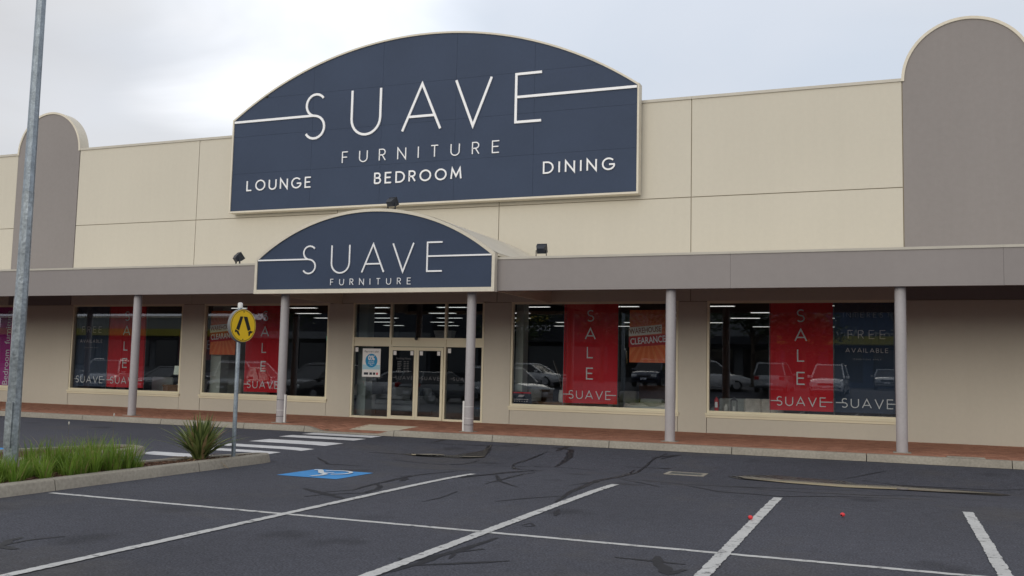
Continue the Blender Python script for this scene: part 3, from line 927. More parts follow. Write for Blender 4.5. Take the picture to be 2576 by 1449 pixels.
for a, b in zip(jx[:-1], jx[1:]):
    n = max(4, int((b - a) / 0.12))
    kerb_run('kerb_stone', [(a + .008 + (b - a - .016) * i / n, KF, 0, -1) for i in range(n + 1)], kerb,
             hfun=lambda x: 0.138 - gz(x, KF) - 0.105 * drop(x))

# dark uneven strip laid where the kerb meets the asphalt
for a, b in zip(jx[:-1], jx[1:]):
    if not (RX0 - .1 < (a + b) / 2 < RX1 + .1):
        ribbon('kerb_foot_strip', [(a, KF - .045), (b, KF - .045)], .045, 'tar', 0.0034, 0.6, 0.06)
# ------------------------------------------------------------------ planted islands
def island(name, pts, label, joints, h=0.14):
    """closed outline ccw; kerb stones outside, mulch inside"""
    # resample the outline
    P = []
    n = len(pts)
    for i in range(n):
        a, b = pts[i], pts[(i + 1) % n]
        m_ = max(1, int(math.dist(a, b) / 0.12))
        for k in range(m_):
            P.append((a[0] + (b[0] - a[0]) * k / m_, a[1] + (b[1] - a[1]) * k / m_))
    n = len(P)
    nor = []
    for i in range(n):
        a, b = P[i - 3], P[(i + 3) % n]
        dx, dy = b[0] - a[0], b[1] - a[1]
        l = math.hypot(dx, dy)
        nor.append((dy / l, -dx / l))
    inner = [(P[i][0] - nor[i][0] * .15, P[i][1] - nor[i][1] * .15) for i in range(n)]
    m_ = MB()
    cx = sum(p[0] for p in inner) / n
    m_.add([(x, y, h - .035) for x, y in inner], [tuple(range(n))])
    root = tag(m_.build(name, 'mulch'), label, None, None, 'structure')
    per = int(2.7 / 0.12)
    i = joints
    start = joints
    while i < start + n:
        j = min(i + per, start + n)
        seg = [(P[k % n][0], P[k % n][1], *nor[k % n]) for k in range(i, j + 1)]
        # 8 mm joint
        a, b = seg[0], seg[1]
        seg[0] = (a[0] + (b[0] - a[0]) * .12, a[1] + (b[1] - a[1]) * .12, a[2], a[3])
        kerb_run('kerb_stone', seg, root, h)
        i = j
    return root
isl_a = [(-9.65, -26.0), (-9.65, -11.62), (-9.70, -11.36), (-9.82, -11.2), (-9.97, -11.22), (-10.06, -11.36), (-10.12, -11.6), (-10.62, -13.9), (-11.35, -15.4), (-11.6, -16.5), (-11.6, -26.0)]
island_near = island('planter_island', isl_a, 'concrete edged island planted with grass at the left', 84)
isl_b = [(-12.05, -26.0), (-12.05, -12.2), (-12.1, -11.75), (-12.28, -11.45), (-12.55, -11.33), (-12.85, -11.45), (-13.1, -11.75), (-13.35, -12.6), (-13.9, -14.5), (-14.0, -26.0)]
island_far = island('median_island', isl_b, 'second concrete edged bed behind the grass', 40)
# bark chips on the bare nose of the bed
ch = MB()
def in_poly(x, y, poly):
    c = False
    for i in range(len(poly)):
        a, b = poly[i], poly[i - 1]
        if (a[1] > y) != (b[1] > y) and x < (b[0] - a[0]) * (y - a[1]) / (b[1] - a[1]) + a[0]:
            c = not c
    return c
for i in range(2600):
    y = -11.3 - 5.5 * random.random() ** 1.3
    x = random.uniform(-11.3, -9.82)
    if not in_poly(x + .16, y, isl_a) or not in_poly(x - .17, y + .12, isl_a):
        continue
    s_ = random.uniform(.012, .034)
    M = Matrix.Translation((x, y, .108 + random.uniform(0, .022))) @ Matrix.Rotation(random.uniform(0, 6.3), 4, 'Z') @ Matrix.Rotation(random.uniform(-.5, .5), 4, 'X')
    ch.box(-s_, s_, -s_ * .4, s_ * .4, -.004, .004, M)
tag(ch.build('bark_chips', 'mulch_chip', island_near), None, None, None, 'stuff')

# ================================================================== BUILDING
store = empty('furniture_store', (-12.9, 0, 0.13), 'long cream shop building with arched grey parapet panels and a grey canopy', 'building')
def part(mb_, name, mname, smooth=False, parent=store):
    return mb_.build(name, mname, parent, smooth)
HEAD, TOP, MID = 3.54, 8.95, 6.30
BXL, BXR = -42.0, 12.0
# structural wall behind the panels (shows in the joints)
part(MB().box(BXL, BXR, 0.03, 0.22, HEAD + .002, TOP - .01), 'wall_core', 'joint')
# upper wall panels
edges = [-42.0, -36.6, -31.9, -29.18, -26.26, -21.09, -15.72, -10.35, -4.85, 0.35, 3.27, 8.0, 12.0]
towers = [(-29.18, -26.26), (0.35, 3.27)]
g = 0.011
for a, b in zip(edges[:-1], edges[1:]):
    if (a, b) in towers:
        continue
    part(MB().box(a + g, b - g, 0.0, 0.03, HEAD, MID - g), 'wall_panel', 'wall_cream')
    part(MB().box(a + g, b - g, 0.0, 0.03, MID + g, TOP), 'wall_panel', 'wall_cream')
    part(MB().box(a + .002, b - .002, -0.035, 0.26, TOP, TOP + .075), 'coping', 'coping')
for (a, b) in towers:
    c, r = (a + b) / 2, (b - a) / 2
    q = [(a + g, HEAD), (b - g, HEAD), (b - g, TOP)] + arc(c, TOP, r - .05, r - .05, 0, 180, 36) + [(a + g, TOP)]
    part(MB().prism(q, FM(0.3), 0.312), 'arched_panel', 'tower_grey')
    m_ = MB()
    o_, i_ = arc(c, TOP - .0, r + .018, r + .018, 0, 180, 36), arc(c, TOP - .0, r - .052, r - .052, 0, 180, 36)
    nn = len(o_)
    vs = [(x, y, z) for y in (-.045, .36) for row in (o_, i_) for x, z in row]
    fs = []
    for i in range(nn - 1):
        fs += [(i, i + 1, nn + i + 1, nn + i), (2 * nn + i, 3 * nn + i, 3 * nn + i + 1, 2 * nn + i + 1),
               (i, 2 * nn + i, 2 * nn + i + 1, i + 1), (nn + i, nn + i + 1, 3 * nn + i + 1, 3 * nn + i)]
    fs += [(0, nn, 3 * nn, 2 * nn), (nn - 1, 3 * nn - 1, 4 * nn - 1, 2 * nn - 1)]
    m_.add(vs, fs)
    part(m_, 'arch_coping', 'trim_cream', True)
# shopfront piers and the panels under the windows
WIN = [(-34.5, -29.78 + .9), (-26.15, -21.42), (-20.58, -15.87), (-9.90, -5.17), (-4.42, 0.31)]
WIN[0] = (-33.6, -28.88)
DOOR = (-15.03, -10.72)
piers = [(-42.0, -33.6), (-28.88, -26.15), (-21.42, -20.58), (-15.87, -15.03), (-10.72, -9.90), (-5.17, -4.42), (0.31, 12.0)]
SILL = 0.60
for a, b in piers:
    part(MB().box(a + .007, b - .007, 0.0, 0.2, 0.10, HEAD - .02), 'pier', 'wall_cream')
    part(MB().box(a + .03, b - .03, 0.02, 0.19, 0.10, HEAD), 'pier_core', 'joint')
for a, b in WIN:
    part(MB().box(a + .007, b - .007, 0.006, 0.2, 0.10, SILL - .06), 'sill_panel', 'wall_cream')
# window frames, panes and sills
def window(a, b):
    z0, z1, fw = SILL + .04, HEAD, 0.06
    m_ = MB()
    for (x0, x1, q0, q1) in ((a, a + fw, z0, z1), (b - fw, b, z0, z1), (a + fw, b - fw, z1 - fw, z1), (a + fw, b - fw, z0, z0 + fw)):
        m_.box(x0, x1, 0.012, 0.13, q0, q1)
    w = part(m_, 'window', 'frame_cream')
    s_ = MB().box(a - .03, b + .03, -0.045, 0.10, SILL - .015, SILL + .038).box(a - .02, b + .02, -0.02, 0.09, SILL - .075, SILL - .016)
    s_.build('sill', 'frame_cream', w)
    wp = (b - a - 2 * fw) / 3
    for i in range(3):
        x0 = a + fw + wp * i
        MB().box(x0 + .003, x0 + wp - .003, 0.078, 0.088, z0 + fw - .01, z1 - fw + .01).build('pane', 'glass', w)
        if i:
            MB().box(x0 - .003, x0 + .003, 0.077, 0.089, z0 + fw, z1 - fw).build('silicone_joint', 'black_plastic', w)
    return w
for a, b in WIN:
    window(a, b)
# entrance: fixed lights, transom band and two sliding leaves
ent = MB()
zt0, zt1 = 2.25, 2.46
a, b = DOOR
mx_ = [a, -13.73, -11.94, b]
fw = 0.06
for x in mx_:
    w0 = x if x == a else (x - fw if x == b else x - fw / 2)
    ent.box(w0, w0 + fw, 0.0, 0.13, 0.125, 3.57)
for x0, x1 in zip(mx_[:-1], mx_[1:]):
    l = x0 + (fw if x0 == a else fw / 2)
    r_ = x1 - (fw if x1 == b else fw / 2)
    ent.box(l, r_, 0.004, 0.13, 3.57 - fw, 3.57)
    ent.box(l, r_, 0.004, 0.13, zt1, zt1 + .05)
    ent.box(l, r_, 0.03, 0.11, zt0 + .05, zt1)
    ent.box(l, r_, 0.004, 0.13, zt0, zt0 + .05)
ent = part(ent, 'entrance', 'frame_cream')
for i, (x0, x1) in enumerate(zip(mx_[:-1], mx_[1:])):
    MB().box(x0 + .02, x1 - .02, 0.062, 0.072, zt1 + .04, 3.57 - .05).build('pane', 'glass_door', ent)
    if i != 1:
        l = x0 + (fw if x0 == a else fw / 2)
        r_ = x1 - (fw if x1 == b else fw / 2)
        MB().box(l, r_, 0.006, 0.13, 0.125, 0.185).build('bottom_rail', 'frame_cream', ent)
        MB().box(x0 + .02, x1 - .02, 0.062, 0.072, 0.17, zt0 + .02).build('pane', 'glass_door', ent)
for (x0, x1) in ((-13.70, -12.838), (-12.832, -11.97)):
    d_ = MB()
    d_.box(x0, x0 + .075, -0.035, 0.0, 0.135, 2.235).box(x1 - .075, x1, -0.035, 0.0, 0.135, 2.235)
    d_.box(x0 + .075, x1 - .075, -0.033, 0.0, 0.135, 0.235).box(x0 + .075, x1 - .075, -0.033, 0.0, 2.135, 2.235)
    leaf_ = part(d_, 'sliding_door', 'frame_cream')
    MB().box(x0 + .07, x1 - .07, -0.022, -0.012, 0.22, 2.15).build('pane', 'glass_door', leaf_)
    for sx in ((x0 + .10, x0 + .20), (x1 - .20, x1 - .10)):
        MB().box(sx[0], sx[1], -0.0245, -0.0225, 2.00, 2.12).build('sticker', 'print_white', leaf_)
m_ = MB().lathe([(0.001, .05), (.035, .045), (.05, .02), (.052, 0)], 14, Matrix.Translation((-12.86, -0.03, 2.49)) @ Matrix.Rotation(R(90), 4, 'X'))
m_.build('door_sensor', 'black_plastic', ent, True)
for sx in (-14.97, -11.9):
    MB().box(sx + .03, sx + .13, 0.058, 0.06, 2.08, 2.21).build('sticker', 'print_white', ent)
# brand strip across the doors and side lights
for x0 in (-14.68, -13.55, -12.70, -11.72):
    y = 0.058 if x0 in (-14.68, -11.72) else -0.0235
    words(ent, 'glass_lettering', 'SUAVE', x0 + .04, x0 + .62, 1.285, 0.105, 0.012, y, 0.0012, 'print_ghost')
    MB().box(x0 - .04, x0 + .06, y - .001, y - .0003, 1.335, 1.347).build('glass_lettering', 'print_ghost', ent)
    MB().box(x0 + .6, x0 + .7, y - .001, y - .0003, 1.335, 1.347).build('glass_lettering', 'print_ghost', ent)
fm_ = FM(-0.0235)
font_text(ent, 'trading_hours', 'Trading Hours', 0.085, fm_ @ Matrix.Translation((-13.26, 1.90, 0)), 'print_ghost', 0.0006)['kind'] = 'stuff'
hrs = MB()          # rows of small print, too small to read
for i in range(7):
    z = 1.80 - i * .05
    for x0, w_ in ((-13.46, random.uniform(.1, .16)), (-13.25, .07), (-13.15, .07)):
        hrs.box(x0, x0 + w_, -0.0247, -0.0237, z, z + .016)
tag(hrs.build('small_print', 'print_ghost', ent), None, None, None, 'stuff')

# canopy: soffit, roof, fascia and columns
FY = -4.05
EC0, EC1 = -15.50, -8.68            # arched entrance canopy cuts the fascia
part(MB().box(BXL, BXR, FY + .12, -0.002, 3.93, 3.98), 'soffit', 'soffit')
part(MB().add([(BXL, FY + .02, 4.2), (BXR, FY + .02, 4.2), (BXR, -.002, 4.42), (BXL, -.002, 4.42), (BXL, FY + .02, 4.17), (BXR, FY + .02, 4.17), (BXR, -.002, 4.39), (BXL, -.002, 4.39)],
     [(0, 1, 2, 3), (7, 6, 5, 4), (0, 4, 5, 1), (2, 6, 7, 3), (1, 5, 6, 2), (3, 7, 4, 0)]), 'canopy_roof', 'roof_metal')
fed = [[-42, -33.5, -24.2, EC0], [EC1, -3.2, 2.1, 7.4, 12]]
for run in fed:
    for x0, x1 in zip(run[:-1], run[1:]):
        part(MB().box(x0 + .002, x1 - .002, FY, FY + .12, 3.50, 4.245), 'fascia', 'fascia_grey')
        part(MB().box(x0 + .001, x1 - .001, FY - .02, FY + .2, 4.246, 4.30), 'fascia_capping', 'coping')
for i, x in enumerate((-29.4, -24.36, -19.76, -14.81, -9.43, -4.55, 0.21, 5.1)):
    c_ = MB().lathe([(.112, .14), (.112, 3.925)], 28, Matrix.Translation((x, -3.8, 0)), True)
    c_ = part(c_, 'column', 'column_grey', True)
    MB().cbox(x - .17, x + .17, -3.97, -3.63, .115, .142, .004).build('base_plate', 'kerb_concrete', c_)
    if i in (3, 4):
        sd = 1 if i == 3 else -1
        px = x + sd * .135
        MB().box(px - .022, px + .022, -3.83, -3.77, .13, .86).build('marker_post', 'white_paint', c_)
        for zz, mm in ((.29, 'black_plastic'), (.45, 'white_paint'), (.72, 'black_plastic' if i == 3 else 'white_paint')):
            M = Matrix.Translation((x, -3.8, zz)) @ Matrix.Rotation(R(random.uniform(-4, 4)), 4, 'Y')
            MB().lathe([(.1125, 0), (.117, .001), (.117, .011), (.1125, .012)], 24, M, False).build('strap', mm, c_, True)
# roof behind the parapet and plain side walls
part(MB().box(BXL, BXR, 0.22, 40.0, 8.3, 8.4), 'roof', 'roof_metal')
part(MB().box(BXL - .2, BXL, 0.0, 40.2, 0.0, TOP), 'end_wall', 'wall_cream')
part(MB().box(BXR, BXR + .2, 0.0, 40.2, 0.0, TOP), 'end_wall', 'wall_cream')
part(MB().box(BXL, BXR, 40.0, 40.2, 0.0, TOP), 'rear_wall', 'wall_cream')

# ------------------------------------------------------------------ the big arched sign
def arch_poly(x0, x1, zs, sag, n=40):
    c, hw = (x0 + x1) / 2, (x1 - x0) / 2
    Rr = (hw * hw + sag * sag) / (2 * sag)
    return c, Rr, zs + sag - Rr
def arch_z(x, A):
    c, Rr, zc_ = A
    return zc_ + math.sqrt(max(Rr * Rr - (x - c) ** 2, 0))
def arched_face(root, x0, x1, z0, zs, sag, y, th, xcuts, zcuts, name):
    """panels of an arched board, each clipped to the arch"""
    A = arch_poly(x0, x1, zs, sag)
    e = 0.0022
    for xa, xb in zip(xcuts[:-1], xcuts[1:]):
        for za, zb in zip(zcuts[:-1], zcuts[1:]):
            xs_ = [xa + e + (xb - xa - 2 * e) * i / 14 for i in range(15)]
            tops = [(x, min(zb - e, arch_z(x, A))) for x in xs_]
            tops = [(x, z) for x, z in tops if z > za + e + .004]
            if len(tops) < 2:
                continue
            q = [(tops[0][0], za + e), (tops[-1][0], za + e)] + list(reversed(tops))
            MB().prism(q, FM(y + th), th).build(name, 'sign_navy', root)
    return A
def arch_rim(root, x0, x1, z0, zs, sag, wdt, ya, yb, mname='trim_cream', bottom=None, n=48):
    """cream trim following the arch plus the two uprights and the bottom rail"""
    A = arch_poly(x0, x1, zs, sag)
    c, Rr, zc_ = A
    a1 = math.degrees(math.asin((x1 - c) / Rr))
    out = [(c + (Rr + wdt * .5) * math.sin(R(t)), zc_ + (Rr + wdt * .5) * math.cos(R(t))) for t in [-a1 + 2 * a1 * i / n for i in range(n + 1)]]
    inn = [(c + (Rr - wdt * .5) * math.sin(R(t)), zc_ + (Rr - wdt * .5) * math.cos(R(t))) for t in [-a1 + 2 * a1 * i / n for i in range(n + 1)]]
    m_ = MB()
    nn = n + 1
    vs = [(x, y, z) for y in (ya, yb) for row in (out, inn) for x, z in row]
    fs = []
    for i in range(n):
        fs += [(i, i + 1, nn + i + 1, nn + i), (2 * nn + i, 3 * nn + i, 3 * nn + i + 1, 2 * nn + i + 1),
               (i, 2 * nn + i, 2 * nn + i + 1, i + 1), (nn + i, nn + i + 1, 3 * nn + i + 1, 3 * nn + i)]
    fs += [(0, nn, 3 * nn, 2 * nn), (nn - 1, 3 * nn - 1, 4 * nn - 1, 2 * nn - 1)]
    m_.add(vs, fs)
    m_.build('arch_trim', mname, root, True)
    MB().box(x0 - wdt * .5, x0 + wdt * .5, ya + .002, yb, z0, zs + .03).build('side_trim', mname, root)
    MB().box(x1 - wdt * .5, x1 + wdt * .5, ya + .002, yb, z0, zs + .03).build('side_trim', mname, root)
    bw = bottom or wdt
    MB().box(x0 - wdt * .5 - .003, x1 + wdt * .5 + .003, ya - .004, yb + .002, z0 - bw, z0).build('bottom_trim', mname, root)
def suave(root, pos, z, h, w, y, d, lx0, lx1):
    """the shop name with the long bars running out of the first and last letter"""
    for ch_, xa, xb in pos:
        b_ = MB()
        glyph(b_, ch_, xa + w / 2, z, h, w, FM(y), d, (xb - xa - w) / (GLY[ch_][0] * h))
        b_.build('letter', 'letter_white', root)
    zb = z + w / 2 + .52 * (h - w)
    S_, E_ = pos[0], pos[-1]
    MB().box(lx0, S_[1] + (S_[2] - S_[1]) * .42, y - d - .0008, y - .0008, zb - w / 2 - .0, zb + w / 2).build('bar', 'letter_white', root)
    MB().box(E_[2] - (E_[2] - E_[1]) * .15, lx1, y - d - .0008, y - .0008, zb - w / 2, zb + w / 2).build('bar', 'letter_white', root)
SG = (-19.53, -6.21)
bs = empty('arched_sign', (-12.87, -0.3, 6.4), 'huge navy arched sign high on the wall reading SUAVE FURNITURE LOUNGE BEDROOM DINING', 'sign')
xc = [-19.50, -16.55, -14.11, -11.67, -9.23, -6.24]
arched_face(bs, -19.50, -6.24, 6.46, 9.40, 2.10, -0.30, 0.10, xc, [6.46, 7.66, 8.86, 10.06, 11.8], 'sign_panel')
MB().prism([(-19.4, 6.5), (-6.3, 6.5), (-6.3, 9.38)] + [(x, arch_z(x, arch_poly(-19.5, -6.24, 9.40, 2.10)) - .06) for x in [-6.3 - 13.1 * i / 40 for i in range(1, 40)]] + [(-19.4, 9.38)], FM(-0.06), 0.135).build('backing', 'joint', bs)
arch_rim(bs, -19.51, -6.23, 6.46, 9.40, 2.12, 0.052, -0.335, -0.035)
suave(bs, [('S', -16.85, -16.04), ('U', -15.17, -14.11), ('A', -13.42, -12.10), ('V', -11.69, -10.50), ('E', -9.81, -8.97)], 8.58, 1.46, 0.071, -0.305, 0.035, -19.46, -6.27)
words(bs, 'letter', 'FURNITURE', -15.41, -10.26, 7.77, 0.365, 0.030, -0.305, 0.03, 'letter_white', True)
words(bs, 'letter', 'LOUNGE', -18.87, -16.51, 7.085, 0.345, 0.041, -0.305, 0.03, 'letter_white', True)
words(bs, 'letter', 'BEDROOM', -14.26, -11.43, 7.075, 0.345, 0.045, -0.305, 0.03, 'letter_white', True)
words(bs, 'letter', 'DINING', -8.90, -6.88, 7.085, 0.345, 0.043, -0.305, 0.03, 'letter_white', True)

# ------------------------------------------------------------------ arched entrance canopy with the second sign
es = empty('entrance_canopy_sign', (-12.09, -4.2, 3.47), 'navy arched canopy sign over the doors reading SUAVE FURNITURE', 'sign')
ex0, ex1 = -15.46, -8.72
arched_face(es, ex0, ex1, 3.575, 4.36, 1.17, -4.20, 0.06, [ex0, ex1], [3.575, 6.0], 'sign_panel')
arch_rim(es, ex0 - .01, ex1 + .01, 3.575, 4.36, 1.19, 0.075, -4.235, -4.06, bottom=0.105)
# barrel roof back to the wall
A_ = arch_poly(ex0, ex1, 4.36, 1.19)
rf = MB()
n = 40
rowf, rowb, rowf2, rowb2 = [], [], [], []
for i in range(n + 1):
    x = ex0 - .03 + (ex1 - ex0 + .06) * i / n
    xx = min(max(x, ex0), ex1)
    z = arch_z(xx, A_)
    rowf.append((x, -4.06, z + .05)); rowb.append((x, -0.003, z + .05))
    rowf2.append((x, -4.06, z - .02)); rowb2.append((x, -0.003, z - .02))
rf.strip(rowf, rowb)
rf.strip(rowb2, rowf2)
rf.build('barrel_roof', 'roof_metal', es, True)
MB().box(ex0, ex0 + .05, -4.10, -0.003, 3.50, 4.34).build('side_panel', 'trim_cream', es)
MB().box(ex1 - .05, ex1, -4.10, -0.003, 3.50, 4.34).build('side_panel', 'trim_cream', es)
MB().box(ex1 - .02, ex1 + .09, -4.06, -0.003, 4.33, 4.385).build('gutter', 'trim_cream', es)
MB().box(ex0 - .09, ex0 + .02, -4.06, -0.003, 4.33, 4.385).build('gutter', 'trim_cream', es)
suave(es, [('S', -14.06, -13.62), ('U', -13.19, -12.63), ('A', -12.30, -11.64), ('V', -11.43, -10.82), ('E', -10.48, -10.04)], 3.96, 0.745, 0.038, -4.205, 0.025, -15.42, -8.76)
words(es, 'letter', 'FURNITURE', -13.18, -10.90, 3.665, 0.165, 0.016, -4.205, 0.02, 'letter_white', True)

# ------------------------------------------------------------------ floodlights
def floodlight(x, y, z, rz, tilt, label):
    r_ = empty('floodlight', (0, 0, 0), label, 'floodlight', 'floodlights aimed at the signs')
    br = MB().box(-.13, .13, -.02, .02, 0, .012)
    for s_ in (-1, 1):
        br.box(s_ * .125 - .006, s_ * .125 + .006, -.02, .02, .012, .16)
    br = br.build('bracket', 'flood_black', r_)
    M = Matrix.Translation((0, 0, .17)) @ Matrix.Rotation(R(tilt), 4, 'X')
    h_ = MB()
    # housing: deep back narrowing from the wide front glass
    a_ = [(-.115, -.10), (.115, -.10), (.115, .10), (-.115, .10)]
    b_ = [(-.085, -.06), (.085, -.06), (.085, .06), (-.085, .06)]
    vs = [M @ Vector((p, .08, q)) for p, q in a_] + [M @ Vector((p, -.0, q)) for p, q in a_] + [M @ Vector((p, -.1, q)) for p, q in b_]
    fs = [(0, 1, 2, 3), (11, 10, 9, 8)]
    for l in (0, 4):
        for k in range(4):
            fs.append((l + k, l + 4 + k, l + 4 + (k + 1) % 4, l + (k + 1) % 4))
    h_.add(vs, fs)
    h_ = h_.build('housing', 'flood_black', r_)
    vis = MB().box(-.12, .12, .08, .13, .10, .108, M).box(-.12, -.112, .08, .12, -.1, .1, M).box(.112, .12, .08, .12, -.1, .1, M)
    vis.build('visor', 'flood_black', r_)
    MB().box(-.105, .105, .081, .086, -.09, .09, M).build('lens', 'ceramic_dark', r_)
    r_.location = (x, y, z)
    r_.rotation_euler = (0, 0, R(rz))
    return r_
for a_ in ((-16.3, -3.92, 4.30, -30, 38, 'black floodlight on the grey canopy left of the entrance arch'),
           (-7.62, -3.92, 4.30, 5, 25, 'black floodlight on the grey canopy right of the entrance arch'),
           (-11.62, -4.0, 5.585, -14, 28, 'black floodlight on top of the entrance arch')):
    floodlight(*a_)

# ================================================================== SHOWROOM (seen through the glass)
SX0, SX1, SY1, CZ = -27.5, 2.6, 26.0, 4.05
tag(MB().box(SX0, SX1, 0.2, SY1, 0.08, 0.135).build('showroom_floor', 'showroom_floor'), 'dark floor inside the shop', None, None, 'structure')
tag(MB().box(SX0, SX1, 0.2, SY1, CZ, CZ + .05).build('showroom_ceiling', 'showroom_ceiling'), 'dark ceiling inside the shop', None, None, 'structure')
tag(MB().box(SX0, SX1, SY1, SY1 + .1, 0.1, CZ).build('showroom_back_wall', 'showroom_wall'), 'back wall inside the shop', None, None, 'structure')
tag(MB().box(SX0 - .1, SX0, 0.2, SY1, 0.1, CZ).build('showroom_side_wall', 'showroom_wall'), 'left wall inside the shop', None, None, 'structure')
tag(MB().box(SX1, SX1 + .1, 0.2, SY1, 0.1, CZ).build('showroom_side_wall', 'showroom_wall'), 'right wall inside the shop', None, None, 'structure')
# neighbour's room on the far left
tag(MB().box(-41.8, SX0 - .12, 6.0, 6.1, 0.1, CZ).build('neighbour_back_wall', 'showroom_wall'), 'back wall of the shop next door', None, None, 'structure')
tag(MB().box(-41.8, SX0 - .12, 0.2, 6.0, CZ, CZ + .05).build('neighbour_ceiling', 'showroom_ceiling'), 'ceiling of the shop next door', None, None, 'structure')
# inner returns beside the windows, pale
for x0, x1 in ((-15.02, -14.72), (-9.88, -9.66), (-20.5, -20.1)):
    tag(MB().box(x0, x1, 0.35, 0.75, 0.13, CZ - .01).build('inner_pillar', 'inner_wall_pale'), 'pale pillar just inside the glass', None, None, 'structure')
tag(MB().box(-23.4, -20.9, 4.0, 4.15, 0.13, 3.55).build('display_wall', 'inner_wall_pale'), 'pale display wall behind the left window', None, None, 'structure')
# ceiling lights
lm_f = MB().box(-.62, .62, -.17, .17, -.03, 0).mesh('housing', 'white_paint')
lm_d = MB().box(-.60, .60, -.15, .15, -.034, -.0305).mesh('diffuser', 'lamp_panel')
k = 0
for j in range(7):
    for i in range(9):
        x, y = -26.0 + 3.4 * i + (1.3 if j % 2 else 0), 1.6 + 3.5 * j
        if x > 2.0 or (-23.9 < x < -20.4 and 3.2 < y < 4.8):
            continue
        row_ = ('first', 'second', 'third', 'fourth', 'fifth', 'sixth', 'seventh', 'eighth', 'ninth')[j]
        pos_ = ('leftmost', 'second from the left', 'third from the left', 'fourth from the left', 'middle one', 'fourth from the right', 'third from the right', 'second from the right', 'rightmost')[i]
        lt = empty('ceiling_light', (0, 0, 0), 'lit white ceiling panel, %s in the %s row behind the glass' % (pos_, row_), 'light', 'showroom ceiling lights')
        link('housing', lm_f, lt)
        link('diffuser', lm_d, lt)
        lt.location = (x, y, CZ)

# ------------------------------------------------------------------ banners behind the glass
def banner(x0, x1, mname, label, cat, y=0.20, z0=0.77, z1=3.50, amp=0.012, folds=5):
    r_ = empty('window_banner', ((x0 + x1) / 2, y, z0), label, cat)
    m_ = MB()
    nx_, nz_ = 40, 14
    vs = []
    ph = random.uniform(0, 6)
    for j in range(nz_ + 1):
        for i in range(nx_ + 1):
            u, v = i / nx_, j / nz_
            w_ = amp * (0.4 + 0.6 * v) * math.sin(ph + folds * 2 * math.pi * u + .8 * math.sin(2.2 * v + ph)) + amp * .5 * math.sin(ph * 2 + 13 * u + 1.5 * v)
            vs.append((x0 + (x1 - x0) * u, y + w_ + .014, z0 + (z1 - z0) * v))
    m_.add(vs, [(j * (nx_ + 1) + i, j * (nx_ + 1) + i + 1, (j + 1) * (nx_ + 1) + i + 1, (j + 1) * (nx_ + 1) + i) for j in range(nz_) for i in range(nx_)])
    m_.build('cloth', mname, r_, True)
    MB().tube([(x0 - .02, y + .02, z1 + .01), (x1 + .02, y + .02, z1 + .01)], .012).build('top_rail', 'galvanised', r_, True)
    MB().tube([(x0 + .0, y + .03, z0 + .01), (x1 - .0, y + .03, z0 + .01)], .010).build('bottom_rail', mname, r_, True)
    for x in (x0 - .012, x1 + .012):
        MB().tube([(x, y + .03, z0 - .12), (x, y + .03, z1 + .06)], .004, 6).build('side_wire', 'galvanised', r_)
    return r_
def banner_suave(r_, x0, x1, y, mname='print_white'):
    c = (x0 + x1) / 2
    h, w = .235, .022
    pos, z = text_layout('SUAVE', c - .59, c + .59, h), .885
    for ch_, x in pos:
        b_ = MB()
        glyph(b_, ch_, x, z, h, w, FM(y), .0015)
        b_.build('letter', mname, r_)
    zb = z + w / 2 + .52 * (h - w)
    MB().box(x0 + .02, c - .50, y - .0018, y - .0004, zb - w / 2, zb + w / 2).build('bar', mname, r_)
    MB().box(c + .52, x1 - .02, y - .0018, y - .0004, zb - w / 2, zb + w / 2).build('bar', mname, r_)
def sale_banner(x0, x1, label):
    r_ = banner(x0, x1, 'banner_red', label, 'banner')
    c = (x0 + x1) / 2
    for ch_, z in zip('SALE', (3.0, 2.51, 2.0, 1.42)):
        b_ = MB()
        h = .325
        glyph(b_, ch_, c - GLY[ch_][0] * h / 2, z, h, .032, FM(.183), .0015)
        b_.build('letter', 'print_white', r_)
    banner_suave(r_, x0, x1, .183)
    return r_
sale_banner(-24.70, -23.10, 'red SALE banner beside the navy banner in the leftmost large window')
sale_banner(-19.06, -17.58, 'red SALE banner in the window just left of the entrance')
sale_banner(-8.40, -6.86, 'red SALE banner in the window just right of the entrance')
sale_banner(-2.86, -1.32, 'red SALE banner in the rightmost window beside the navy banner')
def navy_banner(x0, x1, label):
    r_ = banner(x0, x1, 'banner_navy', label, 'banner', amp=.008)
    c = (x0 + x1) / 2 + .0
    for s_, hw, z, h, w, mm in (('INTEREST', .54, 3.12, .125, .010, 'print_faint'), ('FREE', .43, 2.59, .215, .016, 'print_grey'), ('AVAILABLE', .49, 2.25, .11, .012, 'print_grey'), ('*CONDITIONS APPLY', .33, 2.065, .035, .005, 'print_faint')):
        words(r_, 'lettering', s_, c - hw, c + hw, z, h, w, .183, .0015, mm)
    banner_suave(r_, x0, x1, .183, 'print_white')
    return r_
navy_banner(-26.12, -24.73, 'navy INTEREST FREE banner at the far left of the leftmost large window')
navy_banner(-1.28, 0.22, 'navy INTEREST FREE banner behind the rightmost column')
